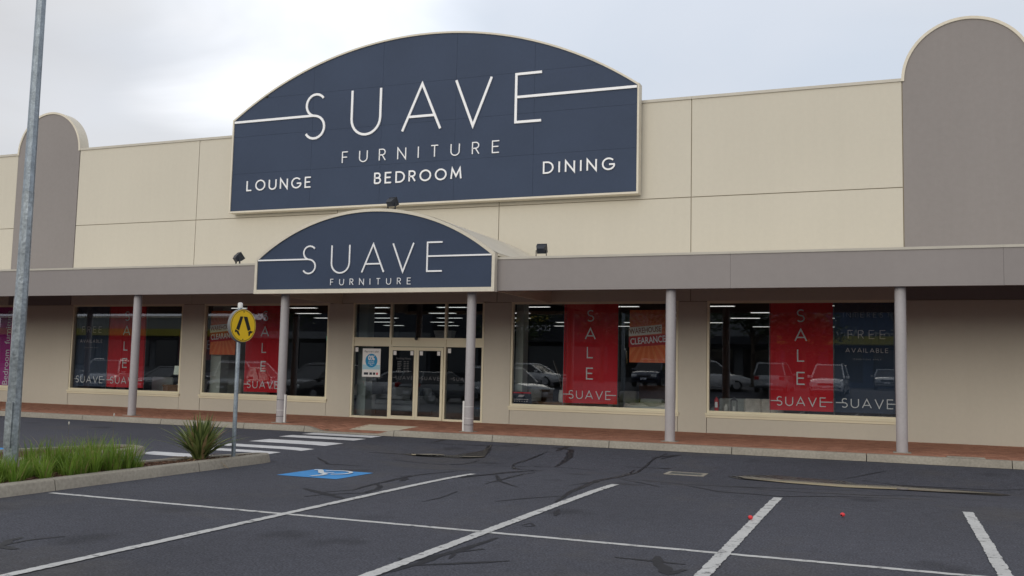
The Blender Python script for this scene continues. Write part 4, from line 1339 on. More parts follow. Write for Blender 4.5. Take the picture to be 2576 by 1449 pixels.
def clearance(x0, z0, label):
    w_, h_ = 1.0, 1.41
    r_ = empty('clearance_poster', (x0 + w_ / 2, .2, z0), label, 'poster')
    MB().box(x0, x0 + w_, .20, .206, z0, z0 + h_).build('sheet', 'poster_orange', r_)
    # sun rays
    c = (x0 + w_ / 2, z0 + h_ * .56)
    rays = MB()
    for i in range(24):
        a0, a1 = R(15 * i), R(15 * i + 6.5)
        q = []
        for a_, rr in ((a0, .16), (a0, 1.2), (a1, 1.2), (a1, .16)):
            dx, dz = math.cos(a_), math.sin(a_)
            t_ = rr
            for lim, dd, cc in ((x0 + w_ - .004, dx, c[0]), (x0 + .004, dx, c[0]), (z0 + h_ - .004, dz, c[1]), (z0 + .004, dz, c[1])):
                if abs(dd) > 1e-6 and (lim - cc) / dd > 0:
                    t_ = min(t_, (lim - cc) / dd)
            q.append((c[0] + dx * t_, c[1] + dz * t_))
        rays.add([(x, .1992, z) for x, z in q], [(0, 1, 2, 3)])
    tag(rays.build('sun_rays', 'poster_orange_light', r_), None, None, None, 'stuff')
    def slant(z, dz, x1, ya, mname, nm, hh):
        MB().add([(x0 - .02, ya, z), (x1, ya, z + dz), (x1, ya, z + dz + hh), (x0 - .02, ya, z + hh),
                  (x0 - .02, ya + .0006, z), (x1, ya + .0006, z + dz), (x1, ya + .0006, z + dz + hh), (x0 - .02, ya + .0006, z + hh)],
                 [(0, 1, 2, 3), (7, 6, 5, 4), (0, 4, 5, 1), (1, 5, 6, 2), (2, 6, 7, 3), (3, 7, 4, 0)]).build(nm, mname, r_)
    slant(z0 + .70, .085, x0 + .88, .198, 'poster_cream', 'white_flash', .235)
    slant(z0 + .40, .085, x0 + 1.01, .1975, 'poster_red', 'red_flash', .285)
    rot = math.atan2(.085, .9)
    for s_, cx, cz, sz, mm, xs_ in (('WAREHOUSE', x0 + .43, z0 + .86, .20, 'print_brown', .72), ('CLEARANCE', x0 + .50, z0 + .59, .245, 'print_white', .70)):
        font_text(r_, 'lettering', s_, sz, FM(.1968) @ Matrix.Translation((cx, cz, 0)) @ Matrix.Rotation(rot, 4, 'Z'), mm, .0004, bold=.004, xs=xs_)
    return r_
clearance(-20.44, 1.92, 'orange WAREHOUSE CLEARANCE poster behind the yellow crossing sign')
clearance(-6.53, 1.91, 'orange WAREHOUSE CLEARANCE poster in the window right of the entrance')
# next door: tall purple banner
pb = empty('purple_banner', (-29.4, .12, .65), 'tall purple banner reading Bedroom furniture at the left edge', 'banner')
MB().box(-29.9, -28.99, .12, .126, .67, 3.48).build('sheet', 'banner_purple', pb)
font_text(pb, 'lettering', 'Bedroom  furniture', .36, FM(.119) @ Matrix.Translation((-29.24, 2.03, 0)) @ Matrix.Rotation(R(90), 4, 'Z'), 'print_white', .0006, xs=.93)
# payment-plan poster on the left side light
pp = empty('payment_poster', (-14.375, .05, 1.34), 'white and blue zero percent payment plan poster left of the doors', 'poster')
MB().box(-14.68, -14.07, .052, .057, 1.34, 2.18).build('sheet', 'print_white', pp)
MB().box(-14.67, -14.08, .0514, .0519, 1.56, 1.70).build('blue_band', 'print_lightblue', pp)
MB().lathe([(.205, 0), (.205, .0006)], 32, FM(.0513) @ Matrix.Translation((-14.375, 1.82, 0))).build('blue_disc', 'print_blue', pp)
font_text(pp, 'lettering', 'Pay it on a plan', .078, FM(.0512) @ Matrix.Translation((-14.375, 2.09, 0)), 'print_dark', .0004)
font_text(pp, 'lettering', '0%', .19, FM(.0502) @ Matrix.Translation((-14.375, 1.895, 0)), 'print_white', .0003, bold=.006)
for i, tx in enumerate(('Interest', 'Payment', 'Plan')):
    font_text(pp, 'lettering', tx, .06, FM(.0502) @ Matrix.Translation((-14.375, 1.79 - i * .05, 0)), 'print_white', .0003)
for i, (w_, mm) in enumerate(((.15, 'print_dark'), (.09, 'print_dark'), (.08, 'print_dark'), (.06, 'print_red'))):
    x = -14.62 + (0, .19, .31, .42)[i]
    MB().box(x, x + w_, .0512, .0516, 1.40, 1.47).build('card_mark', mm, pp)
# hanging maroon sale board further inside
hb = empty('hanging_board', (-22.3, 1.7, 1.6), 'dark maroon SALE board hanging inside the leftmost large window', 'sign')
MB().box(-23.0, -21.2, 1.7, 1.73, 1.75, 2.75).build('board', 'banner_maroon', hb)
words(hb, 'lettering', 'SALE', -22.85, -21.6, 2.12, .3, .03, 1.698, .002, 'print_faint')
for x in (-22.8, -21.4):
    MB().tube([(x, 1.715, 2.75), (x, 1.715, CZ)], .004, 6).build('wire', 'galvanised', hb)

# ------------------------------------------------------------------ furniture on show
def sofa(x, y, z, w, dpt, rz, mname, label, cushions=(), legs='wood'):
    r_ = empty('sofa', (0, 0, 0), label, 'sofa')
    MB().rbox(-w / 2, w / 2, -dpt / 2, dpt / 2, .14, .32, .04).build('base', mname, r_, True)
    for s_ in (-1, 1):
        MB().rbox(min(s_ * w / 2, s_ * (w / 2 - .2)), max(s_ * w / 2, s_ * (w / 2 - .2)), -dpt / 2 - .01, dpt / 2, .15, .62, .06).build('arm', mname, r_, True)
    MB().rbox(-w / 2 + .19, w / 2 - .19, dpt / 2 - .24, dpt / 2, .3, .86, .08).build('back', mname, r_, True)
    for i in (0, 1):
        c = (-1 + 2 * i) * (w / 2 - .2) / 2
        MB().rbox(c - (w / 2 - .2) / 2 + .006, c + (w / 2 - .2) / 2 - .006, -dpt / 2 - .02, dpt / 2 - .22, .32, .47, .05).build('seat_cushion', mname, r_, True)
    for sx in (-1, 1):
        for sy in (-1, 1):
            MB().lathe([(.018, 0), (.028, .15)], 10, Matrix.Translation((sx * (w / 2 - .12), sy * (dpt / 2 - .1), 0))).build('leg', legs, r_)
    for (cx, mm) in cushions:
        M = Matrix.Translation((cx, .05, .66)) @ Matrix.Rotation(R(-18), 4, 'X')
        MB().rbox(-.23, .23, -.07, .07, -.22, .22, .069, M).build('scatter_cushion', mm, r_, True)
    r_.location = (x, y, z)
    r_.rotation_euler = (0, 0, R(rz))
    return r_
sofa(-14.6, 2.6, .135, 2.0, .95, -14, 'sofa_grey', 'light grey sofa behind the glass left of the doors', ((.5, 'cushion_dark'),))
sofa(-3.6, 1.5, .135, 1.9, .95, 8, 'sofa_pale', 'pale green grey sofa with cream cushions in the rightmost window', ((.15, 'cushion'), (.6, 'cushion')))
def bed(x, y, rz, label):
    r_ = empty('bed', (0, 0, 0), label, 'bed')
    MB().rbox(-.85, .85, -1.0, 1.0, .12, .34, .03).build('bed_base', 'wood_dark', r_, True)
    MB().rbox(-.83, .83, -1.0, .98, .34, .6, .07).build('mattress', 'bedding', r_, True)
    # rumpled throw
    m_ = MB()
    n = 16
    vs = [(-.9 + 1.8 * i / n, -1.03 + 1.2 * j / n, .605 + .03 * math.sin(i * 1.3 + j * .7) + .025 * math.sin(j * 1.9 - i * .5) + .02 - (.3 if i in (0, n) else 0) - (.3 if j == 0 else 0)) for j in range(n + 1) for i in range(n + 1)]
    m_.add(vs, [(j * (n + 1) + i, j * (n + 1) + i + 1, (j + 1) * (n + 1) + i + 1, (j + 1) * (n + 1) + i) for j in range(n) for i in range(n)])
    m_.build('throw', 'cushion', r_, True)
    for s_ in (-1, 1):
        MB().rbox(s_ * .42 - .33, s_ * .42 + .33, .5, .92, .6, .76, .075).build('pillow', 'bedding', r_, True)
    MB().rbox(-.9, .9, 1.0, 1.1, .1, 1.15, .03).build('headboard', 'wood_dark', r_, True)
    r_.location = (x, y, .135)
    r_.rotation_euler = (0, 0, R(rz))
bed(-6.0, 1.75, 0, 'bed with rumpled pale throw under the clearance poster right of the entrance')
def side_table(x, y, w, d, h, mname, label, name='side_table'):
    r_ = empty(name, (x, y, .135), label, 'table')
    MB().cbox(x - w / 2, x + w / 2, y - d / 2, y + d / 2, .135 + h - .04, .135 + h, .006).build('table_top', mname, r_)
    for sx in (-1, 1):
        for sy in (-1, 1):
            cx, cy = x + sx * (w / 2 - .04), y + sy * (d / 2 - .04)
            MB().box(cx - .025, cx + .025, cy - .025, cy + .025, .135, .135 + h - .04).build('leg', mname, r_)
    MB().box(x - w / 2 + .02, x + w / 2 - .02, y - d / 2 + .03, y + d / 2 - .03, .135 + h - .26, .135 + h - .045).build('drawer_box', mname, r_)
side_table(-22.2, .75, .75, .45, .76, 'wood', 'low timber side table under the lamp in the leftmost large window')
tl = empty('table_lamp', (-22.05, .72, .895), 'table lamp with pale drum shade in the leftmost large window', 'lamp')
MB().lathe([(.075, .896), (.075, .915), (.02, .93), (.03, 1.0), (.018, 1.1), (.01, 1.26)], 16, Matrix.Translation((-22.05, .72, 0))).build('lamp_base', 'ceramic', tl, True)
MB().lathe([(.19, 1.24), (.165, 1.53)], 24, Matrix.Translation((-22.05, .72, 0)), False).build('lamp_shade', 'lamp_shade', tl, True)
ac = empty('armchair', (0, 0, 0), 'brown armchair beside the red banner in the leftmost large window', 'chair')
MB().rbox(-.36, .36, -.36, .3, .28, .46, .06).build('seat', 'sofa_pale', ac, True)
MB().rbox(-.36, .36, .22, .36, .36, 1.0, .06).build('backrest', 'sofa_pale', ac, True)
for sx in (-1, 1):
    for sy in (-1, 1):
        MB().lathe([(.016, 0), (.024, .3)], 8, Matrix.Translation((sx * .28, sy * .27, 0))).build('leg', 'wood', ac)
ac.location = (-23.05, .95, .135)
ac.rotation_euler = (0, 0, R(25))
# dining chair by the left pillar of the second window
dc = empty('dining_chair', (0, 0, 0), 'pale dining chair at the left end of the window behind the crossing sign', 'chair')
MB().rbox(-.24, .24, -.24, .22, .42, .5, .035).build('seat', 'cushion', dc, True)
MB().rbox(-.23, .23, .17, .25, .5, 1.02, .038).build('backrest', 'cushion', dc, True)
for sx in (-1, 1):
    for sy in (-1, 1):
        MB().lathe([(.014, 0), (.02, .43)], 8, Matrix.Translation((sx * .2, sy * .19, 0))).build('leg', 'cushion', dc)
dc.location = (-20.2, 1.15, .135)
dc.rotation_euler = (0, 0, R(-40))
# vase with branches, bench, warning card
side_table(-8.75, .75, 1.5, .42, .62, 'wood', 'low brown timber bench at the left of the window right of the entrance', 'bench')
vs_ = empty('vase', (-8.62, .8, .755), 'woven pale vase holding dry branches on the timber bench', 'vase')
MB().lathe([(.07, .757), (.10, .8), (.105, .95), (.08, 1.08), (.085, 1.1)], 18, Matrix.Translation((-8.62, .8, 0))).build('pot', 'ceramic', vs_, True)
for i in range(16):
    a_, t_ = random.uniform(0, 6.28), random.uniform(.12, .5)
    p0 = Vector((-8.62, .8, 1.05))
    p1 = p0 + Vector((math.cos(a_) * t_ * .5, math.sin(a_) * t_ * .25, random.uniform(.35, .5)))
    p2 = p1 + Vector((math.cos(a_) * t_ * .8, math.sin(a_) * t_ * .3, random.uniform(.25, .55)))
    MB().tube([p0, p1, p2], [.006, .005, .002], 5).build('branch', 'branch' if i % 3 else 'ceramic', vs_)
card = empty('security_card', (-9.6, .16, .67), 'small black notice card in the lower left corner of the window beside the timber bench', 'sign')
Mc = Matrix.Translation((-9.6, .17, .70)) @ Matrix.Rotation(R(14), 4, 'X')
MB().box(-.31, .31, 0, .006, 0, .34, Mc).build('card', 'print_dark', card)
MB().box(-.305, .305, -.002, -.0004, .30, .335, Mc).build('red_strip', 'print_red', card)
Mt = Mc @ FM(-.001)
prn = MB()          # badge and two rows of print, too small to read
prn.add([Mt @ Vector(p) for p in ((-.10, .20, .001), (.06, .20, .001), (.11, .26, .001), (-.04, .26, .001))], [(0, 1, 2, 3)])
for z, n_ in ((.115, 9), (.06, 6)):
    for k_ in range(n_):
        x = -.22 + .44 * k_ / n_
        prn.add([Mt @ Vector(p) for p in ((x, z, .001), (x + .036, z, .001), (x + .036, z + .022, .001), (x, z + .022, .001))], [(0, 1, 2, 3)])
tag(prn.build('small_print', 'print_grey', card), None, None, None, 'stuff')
# right window: extinguisher, bottle, lantern
MB().box(-4.36, -3.3, .2, .62, .13, .68).build('window_plinth', 'wood_dark', store)
fe = empty('fire_extinguisher', (-4.22, .35, .68), 'red fire extinguisher at the left end of the rightmost window', 'extinguisher')
MB().lathe([(.055, .682), (.06, .70), (.06, .97), (.03, 1.02), (.02, 1.05)], 18, Matrix.Translation((-4.22, .35, 0))).build('cylinder', 'extinguisher_red', fe, True)
MB().box(-4.26, -4.18, .3, .36, 1.05, 1.075).build('handle', 'black_plastic', fe)
MB().box(-4.255, -4.185, .284, .289, .78, .92).build('label_plate', 'print_white', fe)
MB().tube([(-4.2, .33, 1.05), (-4.15, .3, 1.0), (-4.145, .3, .8)], .009).build('hose', 'black_plastic', fe)
bo = empty('white_jug', (-3.98, .38, .68), 'small white ceramic bottle beside the fire extinguisher', 'bottle')
MB().lathe([(.05, .682), (.06, .70), (.06, .80), (.025, .84), (.022, .87), (.03, .875)], 16, Matrix.Translation((-3.98, .38, 0))).build('body', 'ceramic', bo, True)
MB().tube([(-3.955, .38, .86), (-3.92, .38, .84), (-3.93, .38, .78)], .007).build('handle', 'ceramic', bo)
la = empty('lantern', (-3.78, .4, .68), 'dark wire lantern next to the white bottle in the rightmost window', 'lantern')
for s_ in (-1, 1):
    for t_ in (-1, 1):
        MB().box(-3.78 + s_ * .075 - .006, -3.78 + s_ * .075 + .006, .4 + t_ * .075 - .006, .4 + t_ * .075 + .006, .70, .97).build('post', 'ceramic_dark', la)
MB().cbox(-3.87, -3.69, .31, .49, .682, .70, .004).build('base', 'ceramic_dark', la)
MB().lathe([(.12, .97), (.03, 1.04), (.02, 1.06)], 4, Matrix.Translation((-3.78, .4, 0)) @ Matrix.Rotation(R(45), 4, 'Z')).build('cap', 'ceramic_dark', la)
MB().lathe([(.03, .70), (.03, .82)], 12, Matrix.Translation((-3.78, .4, 0))).build('candle', 'ceramic', la, True)
# hanging air curtain / sign box behind the doors and exit sign
hx = empty('hanging_box', (-13.35, 3.0, 2.75), 'white angular box hung on a rod inside the entrance', 'display box')
MB().add([(-13.75, 2.9, 2.86), (-13.1, 2.9, 2.86), (-13.1, 3.25, 2.86), (-13.75, 3.25, 2.86), (-13.7, 2.97, 2.60), (-13.15, 2.97, 2.60), (-13.15, 3.18, 2.60), (-13.7, 3.18, 2.60)],
         [(0, 1, 2, 3), (7, 6, 5, 4), (0, 4, 5, 1), (1, 5, 6, 2), (2, 6, 7, 3), (3, 7, 4, 0)]).build('box', 'white_paint', hx)
MB().tube([(-13.42, 3.08, 2.86), (-13.42, 3.08, CZ)], .012, 8).build('rod', 'galvanised', hx)
exs = empty('exit_sign', (-20.2, 7.0, 2.6), 'small green running man exit sign glowing inside the window left of the entrance', 'sign')
MB().box(-20.4, -20.05, 7.0, 7.03, 2.62, 2.80).build('panel', 'exit_green', exs)
MB().box(-20.34, -20.26, 6.994, 6.999, 2.64, 2.78).build('figure', 'print_white', exs)
MB().box(-20.2, -20.1, 6.994, 6.999, 2.65, 2.77).build('arrow', 'print_white', exs)
MB().tube([(-20.22, 7.015, 2.8), (-20.22, 7.015, CZ)], .01, 6).build('stem', 'white_paint', exs)
# more stock deep in the room
for i, (x, y, rz, mm, lb) in enumerate(((-25, 6, 20, 'sofa_grey', 'grey sofa deep in the showroom behind the leftmost large window'), (-17.6, 5.4, -10, 'cushion_dark', 'dark sofa deep in the showroom left of the entrance'),
                                         (-11.0, 6.2, 12, 'wood', 'brown sofa deep in the showroom behind the doors'), (-8.0, 7.5, 0, 'sofa_grey', 'grey sofa deep in the showroom right of the entrance'), (-1.4, 5.5, -15, 'cushion_dark', 'dark sofa deep in the showroom behind the rightmost window'))):
    sofa(x, y, .135, 2.1, .95, rz, mm, lb, ((-.4, 'cushion'), (.45, 'cushion_dark')))

# ================================================================== STREET FURNITURE AND PLANTS
# tall octagonal galvanised light pole
lp = empty('light_pole', (-10.83, -15.48, .1), 'tall galvanised octagonal light pole standing in the grass', 'light pole')
Mp = Matrix.Translation((-10.83, -15.48, 0)) @ Matrix.Rotation(R(10), 4, 'Z')
def octa(prof, name, mname, M=Mp, n=8):
    return MB().lathe(prof, n, M).build(name, mname, lp)
octa([(.093, .09), (.073, 3.87)], 'lower_shaft', 'galvanised_worn')
octa([(.076, 3.72), (.0745, 3.875)], 'joint_sleeve', 'galvanised_worn')
octa([(.0715, 3.876), (.048, 10.2)], 'upper_shaft', 'galvanised')
M_ = Mp
MB().box(-.05, .05, -.0935, -.086, .45, 1.05, Mp).build('access_door', 'galvanised_worn', lp)
MB().box(-10.82, -10.80, -15.57, -15.55, .62, .74).build('tag_plate', 'white_plastic', lp)
MB().tube([(-10.83, -15.48, 10.15), (-10.6, -15.35, 10.4), (-9.6, -14.8, 10.5)], .03, 8).build('outreach_arm', 'galvanised', lp)
MB().rbox(-9.95, -9.25, -14.95, -14.65, 10.44, 10.56, .05).build('luminaire', 'sign_box', lp, True)
# pedestrian crossing sign
ps = empty('crossing_sign', (0, 0, 0), 'round yellow pedestrian crossing sign with black walking legs on a galvanised post', 'sign')
MB().lathe([(.034, 0), (.034, 2.44), (.033, 2.445)], 18).build('post', 'galvanised', ps, True)
MB().lathe([(.04, 2.43), (.04, 2.50), (.03, 2.515), (.001, 2.52)], 18, None, False).build('post_cap', 'white_plastic', ps, True)
Mf = Matrix.Translation((0, -.09, 2.14)) @ Matrix.Rotation(R(90), 4, 'X')
MB().lathe([(.262, -.07), (.272, -.064), (.272, -.004), (.262, .0)], 44, Mf).build('lamp_box', 'sign_box', ps, True)
f_ = MB().lathe([(.262, .0005), (.262, .004)], 44, Mf).build('yellow_face', 'sign_yellow', ps)
rg = MB()
stroke(rg, arc(0, 0, .247, .247, 0, 360, 44), .008, Mf @ Matrix.Translation((0, 0, .0042)), .0008)
rg.build('black_ring', 'sign_black', f_)
def flat(q, name):
    MB().prism(q, Mf @ Matrix.Translation((0, 0, .0043)), .0012).build(name, 'sign_black', f_)
flat([(-.012, .148), (-.07, .148), (-.148, -.055), (-.085, -.085)], 'trouser_leg')
flat([(.075, .148), (-.004, .148), (.012, .112), (.098, -.085), (.158, -.055)], 'trouser_leg')
flat([(-.16, -.064), (-.172, -.09), (-.168, -.115), (-.135, -.105), (-.118, -.135), (-.075, -.17), (-.066, -.145), (-.085, -.115), (-.095, -.095)], 'shoe')
flat([(.105, -.098), (.112, -.12), (.118, -.165), (.14, -.16), (.15, -.125), (.195, -.105), (.21, -.085), (.165, -.082), (.163, -.068)], 'shoe')
for zz in (.225, -.225):
    MB().lathe([(.011, .0045), (.011, .007)], 10, Mf @ Matrix.Translation((0, zz, 0))).build('bolt', 'sign_black', f_)
ps.location = (-9.86, -12.1, .1)
ps.rotation_euler = (0, 0, R(79))

# two small red balls left on the bays
for i, (x, y, lb) in enumerate(((-1.47, -13.85, 'small red ball lying against a white bay line'), (-.53, -13.06, 'small red ball alone on the asphalt between two bay lines'))):
    b_ = empty('red_ball', (0, 0, 0), lb, 'ball', 'small red balls on the car park')
    pr = [(.027 * math.sin(math.pi * k / 10) + .0003, -.024 * math.cos(math.pi * k / 10)) for k in range(11)]
    MB().lathe(pr, 18).build('shell', 'ball_red', b_, True)
    MB().lathe([(.011, 0), (.010, .002)], 10, Matrix.Rotation(R(100), 4, 'Y') @ Matrix.Translation((0, 0, .0255))).build('hole', 'sign_black', b_)
    b_.location = (x, y, gz(x, y) + .033)
    b_.rotation_euler = (0, 0, R(200 + 40 * i))

# blades
def blade(mb_, x, y, z, h, w, az, lean, curl, seg=4):
    d_ = Vector((math.cos(az), math.sin(az), 0))
    s_ = Vector((-math.sin(az), math.cos(az), 0))
    A, B = [], []
    for k in range(seg + 1):
        t = k / seg
        off = lean * t + curl * t * t
        p = Vector((x, y, z)) + d_ * (h * off) + Vector((0, 0, h * t * (1 - .35 * max(0, off - .3) * t)))
        ww = w * (1 - t ** 1.6) * .5 + .0004
        A.append(p + s_ * ww)
        B.append(p - s_ * ww)
    mb_.strip(A, B)
gm = MB()
random.seed(5)
for i in range(460):
    # clumps
    y = random.uniform(-19.5, -14.15)
    right = -9.86
    left = -11.4 if y < -15.4 else (-10.62 + (y + 13.9) * .48 + .2)
    x = random.uniform(max(left, -11.35), right)
    if y > -14.5 and random.random() < .3:
        continue
    if math.hypot(x + 10.83, y + 15.48) < .16:
        continue
    hmax = random.choice((.18, .26, .32, .36, .42)) * random.uniform(.85, 1.1) * (1.12 if y > -15.2 else .85)
    for k in range(random.randint(16, 26)):
        gm.cur = 0 if random.random() < .88 else 1
        az = random.uniform(0, 6.283)
        r0 = random.uniform(0, .07)
        xx, yy = min(x + math.cos(az) * r0, -9.84), y + math.sin(az) * r0
        blade(gm, xx, yy, .10, hmax * random.uniform(.6, 1.15), random.uniform(.010, .020), az, random.uniform(.05, .35), random.uniform(0, .5))
tag(gm.build('grass', ['grass_a', 'grass_b'], None), 'bright green strappy grass in the near island', 'grass', None, 'stuff')
# tall flowering stalks
for i, (x, y, h, lb) in enumerate(((-10.62, -14.75, .62, 'thin white flowered weed stalk rising right of the light pole'), (-10.45, -14.1, .72, 'taller thin weed stalk above the middle of the grass'))):
    st = empty('weed_stalk', (x, y, .1), lb, 'weed')
    MB().tube([(x, y, .1), (x + .01, y, .1 + h * .6), (x + .005, y, .1 + h)], [.003, .002, .0015], 5).build('stem', 'grass_b', st)
    MB().lathe([(.002, 0), (.011, .015), (.009, .035), (.002, .05)], 7, Matrix.Translation((x + .005, y, .1 + h))).build('flower', 'cushion', st)
# flax clump
random.seed(21)
fl = empty('flax_plant', (0, 0, 0), 'spiky olive green flax clump with dry tips at the nose of the island', 'plant')
lmesh = []
for v in range(9):
    m_ = MB()
    L_, w_ = 1.0, random.uniform(.042, .058)
    lean, curl = (.08, .05, .25, .3, .45, .5, .75, .6, .95)[v], (.05, .15, .1, .3, .2, .45, .35, .7, .5)[v]
    A, B, Cc = [], [], []
    for k in range(8):
        t = k / 7
        off = lean * t + curl * t * t
        nrm_ = math.hypot(1, off)
        z = t * (1.0 - .28 * (lean + curl) * t) * .92
        x = off * .85
        ww = w_ * (.55 + .6 * math.sin(math.pi * min(t + .12, 1) * .9)) * (1 - t ** 3) * .5 + .0008
        A.append((x, ww, z + ww * .35)); B.append((x, -ww, z + ww * .35)); Cc.append((x, 0, z))
    m_.strip(A, Cc)
    m_.strip(Cc, B)
    for mm in ('leaf_flax', 'leaf_flax_dark', 'leaf_dry'):
        lmesh.append((v, mm, m_.mesh('leaf', mm, True)))
def leaf(v, mm):
    return [q for q in lmesh if q[0] == v and q[1] == mm][0][2]
for i in range(260):
    v = min(8, int(abs(random.gauss(0, 1)) * 4.2))
    mm = random.choices(('leaf_flax', 'leaf_flax_dark', 'leaf_dry'), (6, 3, 0.6 if v < 5 else 1.6))[0]
    o = link('leaf', leaf(v, mm), fl)
    a_ = random.uniform(0, 6.283)
    r0 = random.uniform(0, .09)
    o.location = (math.cos(a_) * r0, math.sin(a_) * r0, 0)
    o.rotation_euler = (random.uniform(-.1, .1), random.uniform(-.06, .06), a_ + random.uniform(-.4, .4))
    s_ = random.uniform(.46, .88) * (1.0 - .02 * v)
    o.scale = (s_, s_ * 1.2, s_)
for i in range(46):          # dead skirt
    o = link('dry_leaf', leaf(random.choice((6, 7, 8)), 'leaf_dry'), fl)
    a_ = random.uniform(0, 6.283)
    o.location = (math.cos(a_) * .08, math.sin(a_) * .08, 0)
    o.rotation_euler = (random.uniform(-.2, .2), random.uniform(.5, .85), a_)
    s_ = random.uniform(.3, .5)
    o.scale = (s_, s_, s_)
fl.location = (-10.1, -12.62, .1)

# ================================================================== ACROSS THE CAR PARK (mirrored in the shop windows)
mat('tyre', (0.015, 0.015, 0.016), 0.8, 0.2)
mat('rim', (0.45, 0.46, 0.48), 0.35, 0.5, metal=0.7)
mat('car_glass', (0.012, 0.014, 0.017), 0.05, 0.6)
mat('headlight', (0.75, 0.78, 0.8), 0.1, 0.6)
mat('tail_red', (0.45, 0.01, 0.012), 0.2, 0.5)
mat('plate', (0.75, 0.78, 0.85), 0.4, 0.4)
PAINT = {'white': (0.72, 0.73, 0.74), 'silver': (0.42, 0.44, 0.46), 'black': (0.012, 0.013, 0.015), 'dark blue': (0.012, 0.022, 0.06), 'grey': (0.13, 0.14, 0.15), 'red': (0.33, 0.015, 0.018)}
for k_, c_ in PAINT.items():
    mat('paint_' + k_, c_, 0.25, 0.5, coat=1.0)
def car(x, y, rz, paint, kind, label):
    """length along local x, front at +x"""
    r_ = empty('parked_car', (0, 0, 0), label, 'car', 'cars parked across the car park')
    pm_ = 'paint_' + paint
    Lh, hw, H, belt, hood = {'suv': (2.3, .92, 1.72, 1.05, 1.0), 'sedan': (2.35, .9, 1.45, .92, .86), 'wagon': (2.4, .93, 1.78, 1.05, .98), 'hatch': (2.05, .87, 1.48, .95, .9)}[kind]
    rear_top = belt if kind != 'sedan' else .98
    st = [(-Lh, .42, .78, hw * .82), (-Lh + .08, .34, rear_top - .06, hw * .93), (-Lh + .35, .28, rear_top, hw * .985), (-.8, .24, belt, hw), (.6, .24, belt, hw),
          (1.0, .24, hood + .04, hw), (Lh - .55, .26, hood - .04, hw * .975), (Lh - .15, .3, hood - .18, hw * .9), (Lh, .36, .62, hw * .78)]
    m_ = MB()
    k = 8
    vs, fs = [], []
    for (sx, zb, zt, w) in st:
        for (yy, zz) in ((w * .9, zb), (w, zb + .16), (w, zt - .2), (w * .93, zt - .04), (w * .5, zt + .015), (-w * .5, zt + .015), (-w * .93, zt - .04), (-w, zt - .2), (-w, zb + .16), (-w * .9, zb)):
            vs.append((sx, yy, zz))
    k = 10
    for i in range(len(st) - 1):
        for j in range(k):
            jj = (j + 1) % k
            fs.append((i * k + j, i * k + jj, (i + 1) * k + jj, (i + 1) * k + j))
    fs.append(tuple(range(k)))
    fs.append(tuple(reversed(range((len(st) - 1) * k, len(st) * k))))
    m_.add(vs, fs)
    body = m_.build('body', pm_, r_, True)
    # greenhouse
    xb0, xb1, xt0, xt1 = {'suv': (-2.12, 1.1, -1.9, .25), 'sedan': (-1.65, 1.15, -.85, .2), 'wagon': (-2.28, 1.15, -2.1, .3), 'hatch': (-1.9, 1.05, -1.55, .2)}[kind]
    wb, wt, zb = hw * .93, hw * .74, belt - .02
    B = [(xb0, -wb, zb), (xb1, -wb, zb), (xb1, wb, zb), (xb0, wb, zb)]
    T = [(xt0, -wt, H - .05), (xt1, -wt, H - .05), (xt1, wt, H - .05), (xt0, wt, H - .05)]
    for nm, i in (('side_window', 0), ('windscreen', 1), ('side_window', 2), ('rear_window', 3)):
        j = (i + 1) % 4
        MB().add([B[i], B[j], T[j], T[i]], [(0, 1, 2, 3)]).build(nm, 'car_glass', r_)
    for i in range(4):
        MB().tube([B[i], T[i]], .045, 6).build('pillar', pm_, r_)
    for s_ in (-1, 1):
        xm = (xb0 + xb1) / 2 - .1
        MB().tube([(xm, s_ * wb * 1.005, zb), (xm - .05, s_ * wt * 1.01, H - .05)], .035, 6).build('pillar', 'black_plastic', r_)
        MB().rbox(.72, .9, min(s_ * (hw + .02), s_ * (hw + .2)), max(s_ * (hw + .02), s_ * (hw + .2)), belt - .04, belt + .1, .03).build('mirror', pm_, r_, True)
        MB().rbox(Lh - .3, Lh - .03, min(s_ * hw * .48, s_ * hw * .84), max(s_ * hw * .48, s_ * hw * .84), .63, .78, .03).build('headlight', 'headlight', r_, True)
        MB().rbox(-Lh + .0, -Lh + .2, min(s_ * hw * .6, s_ * hw * .9), max(s_ * hw * .6, s_ * hw * .9), .72, .95, .03).build('tail_light', 'tail_red', r_, True)
        if kind in ('wagon', 'suv'):
            MB().tube([(xt0 + .1, s_ * wt * .95, H + .0), (xt0 + .2, s_ * wt * .95, H + .05), (xt1 - .3, s_ * wt * .95, H + .05), (xt1 - .15, s_ * wt * .95, H + .0)], .018, 6).build('roof_rail', 'rim', r_)
    MB().rbox(xt0 - .03, xt1 + .03, -wt - .02, wt + .02, H - .09, H, .04).build('roof', pm_, r_, True)
    for sx, d_ in ((Lh - .02, .03), (-Lh - .01, .03)):
        MB().box(sx, sx + d_, -.19, .19, .46, .58).build('number_plate', 'plate', r_)
    MB().box(Lh - .05, Lh + .01, -.4, .4, .6, .72).build('grille', 'black_plastic', r_)
    for wx in (-Lh + .85, Lh - .92):
        for s_ in (-1, 1):
            M = Matrix.Translation((wx, s_ * (hw - .12), .335)) @ Matrix.Rotation(R(90), 4, 'X')
            w_ = MB().lathe([(.2, -.11), (.31, -.11), (.335, -.08), (.335, .08), (.31, .11), (.2, .11)], 22, M).build('wheel', 'tyre', r_, True)
            MB().lathe([(.02, -s_ * .118), (.12, -s_ * .113), (.215, -s_ * .119)], 18, M, False).build('rim', 'rim', w_, True)
    r_.location = (x, y, gz(x, y) + .005)
    r_.rotation_euler = (0, 0, R(rz))
    return r_
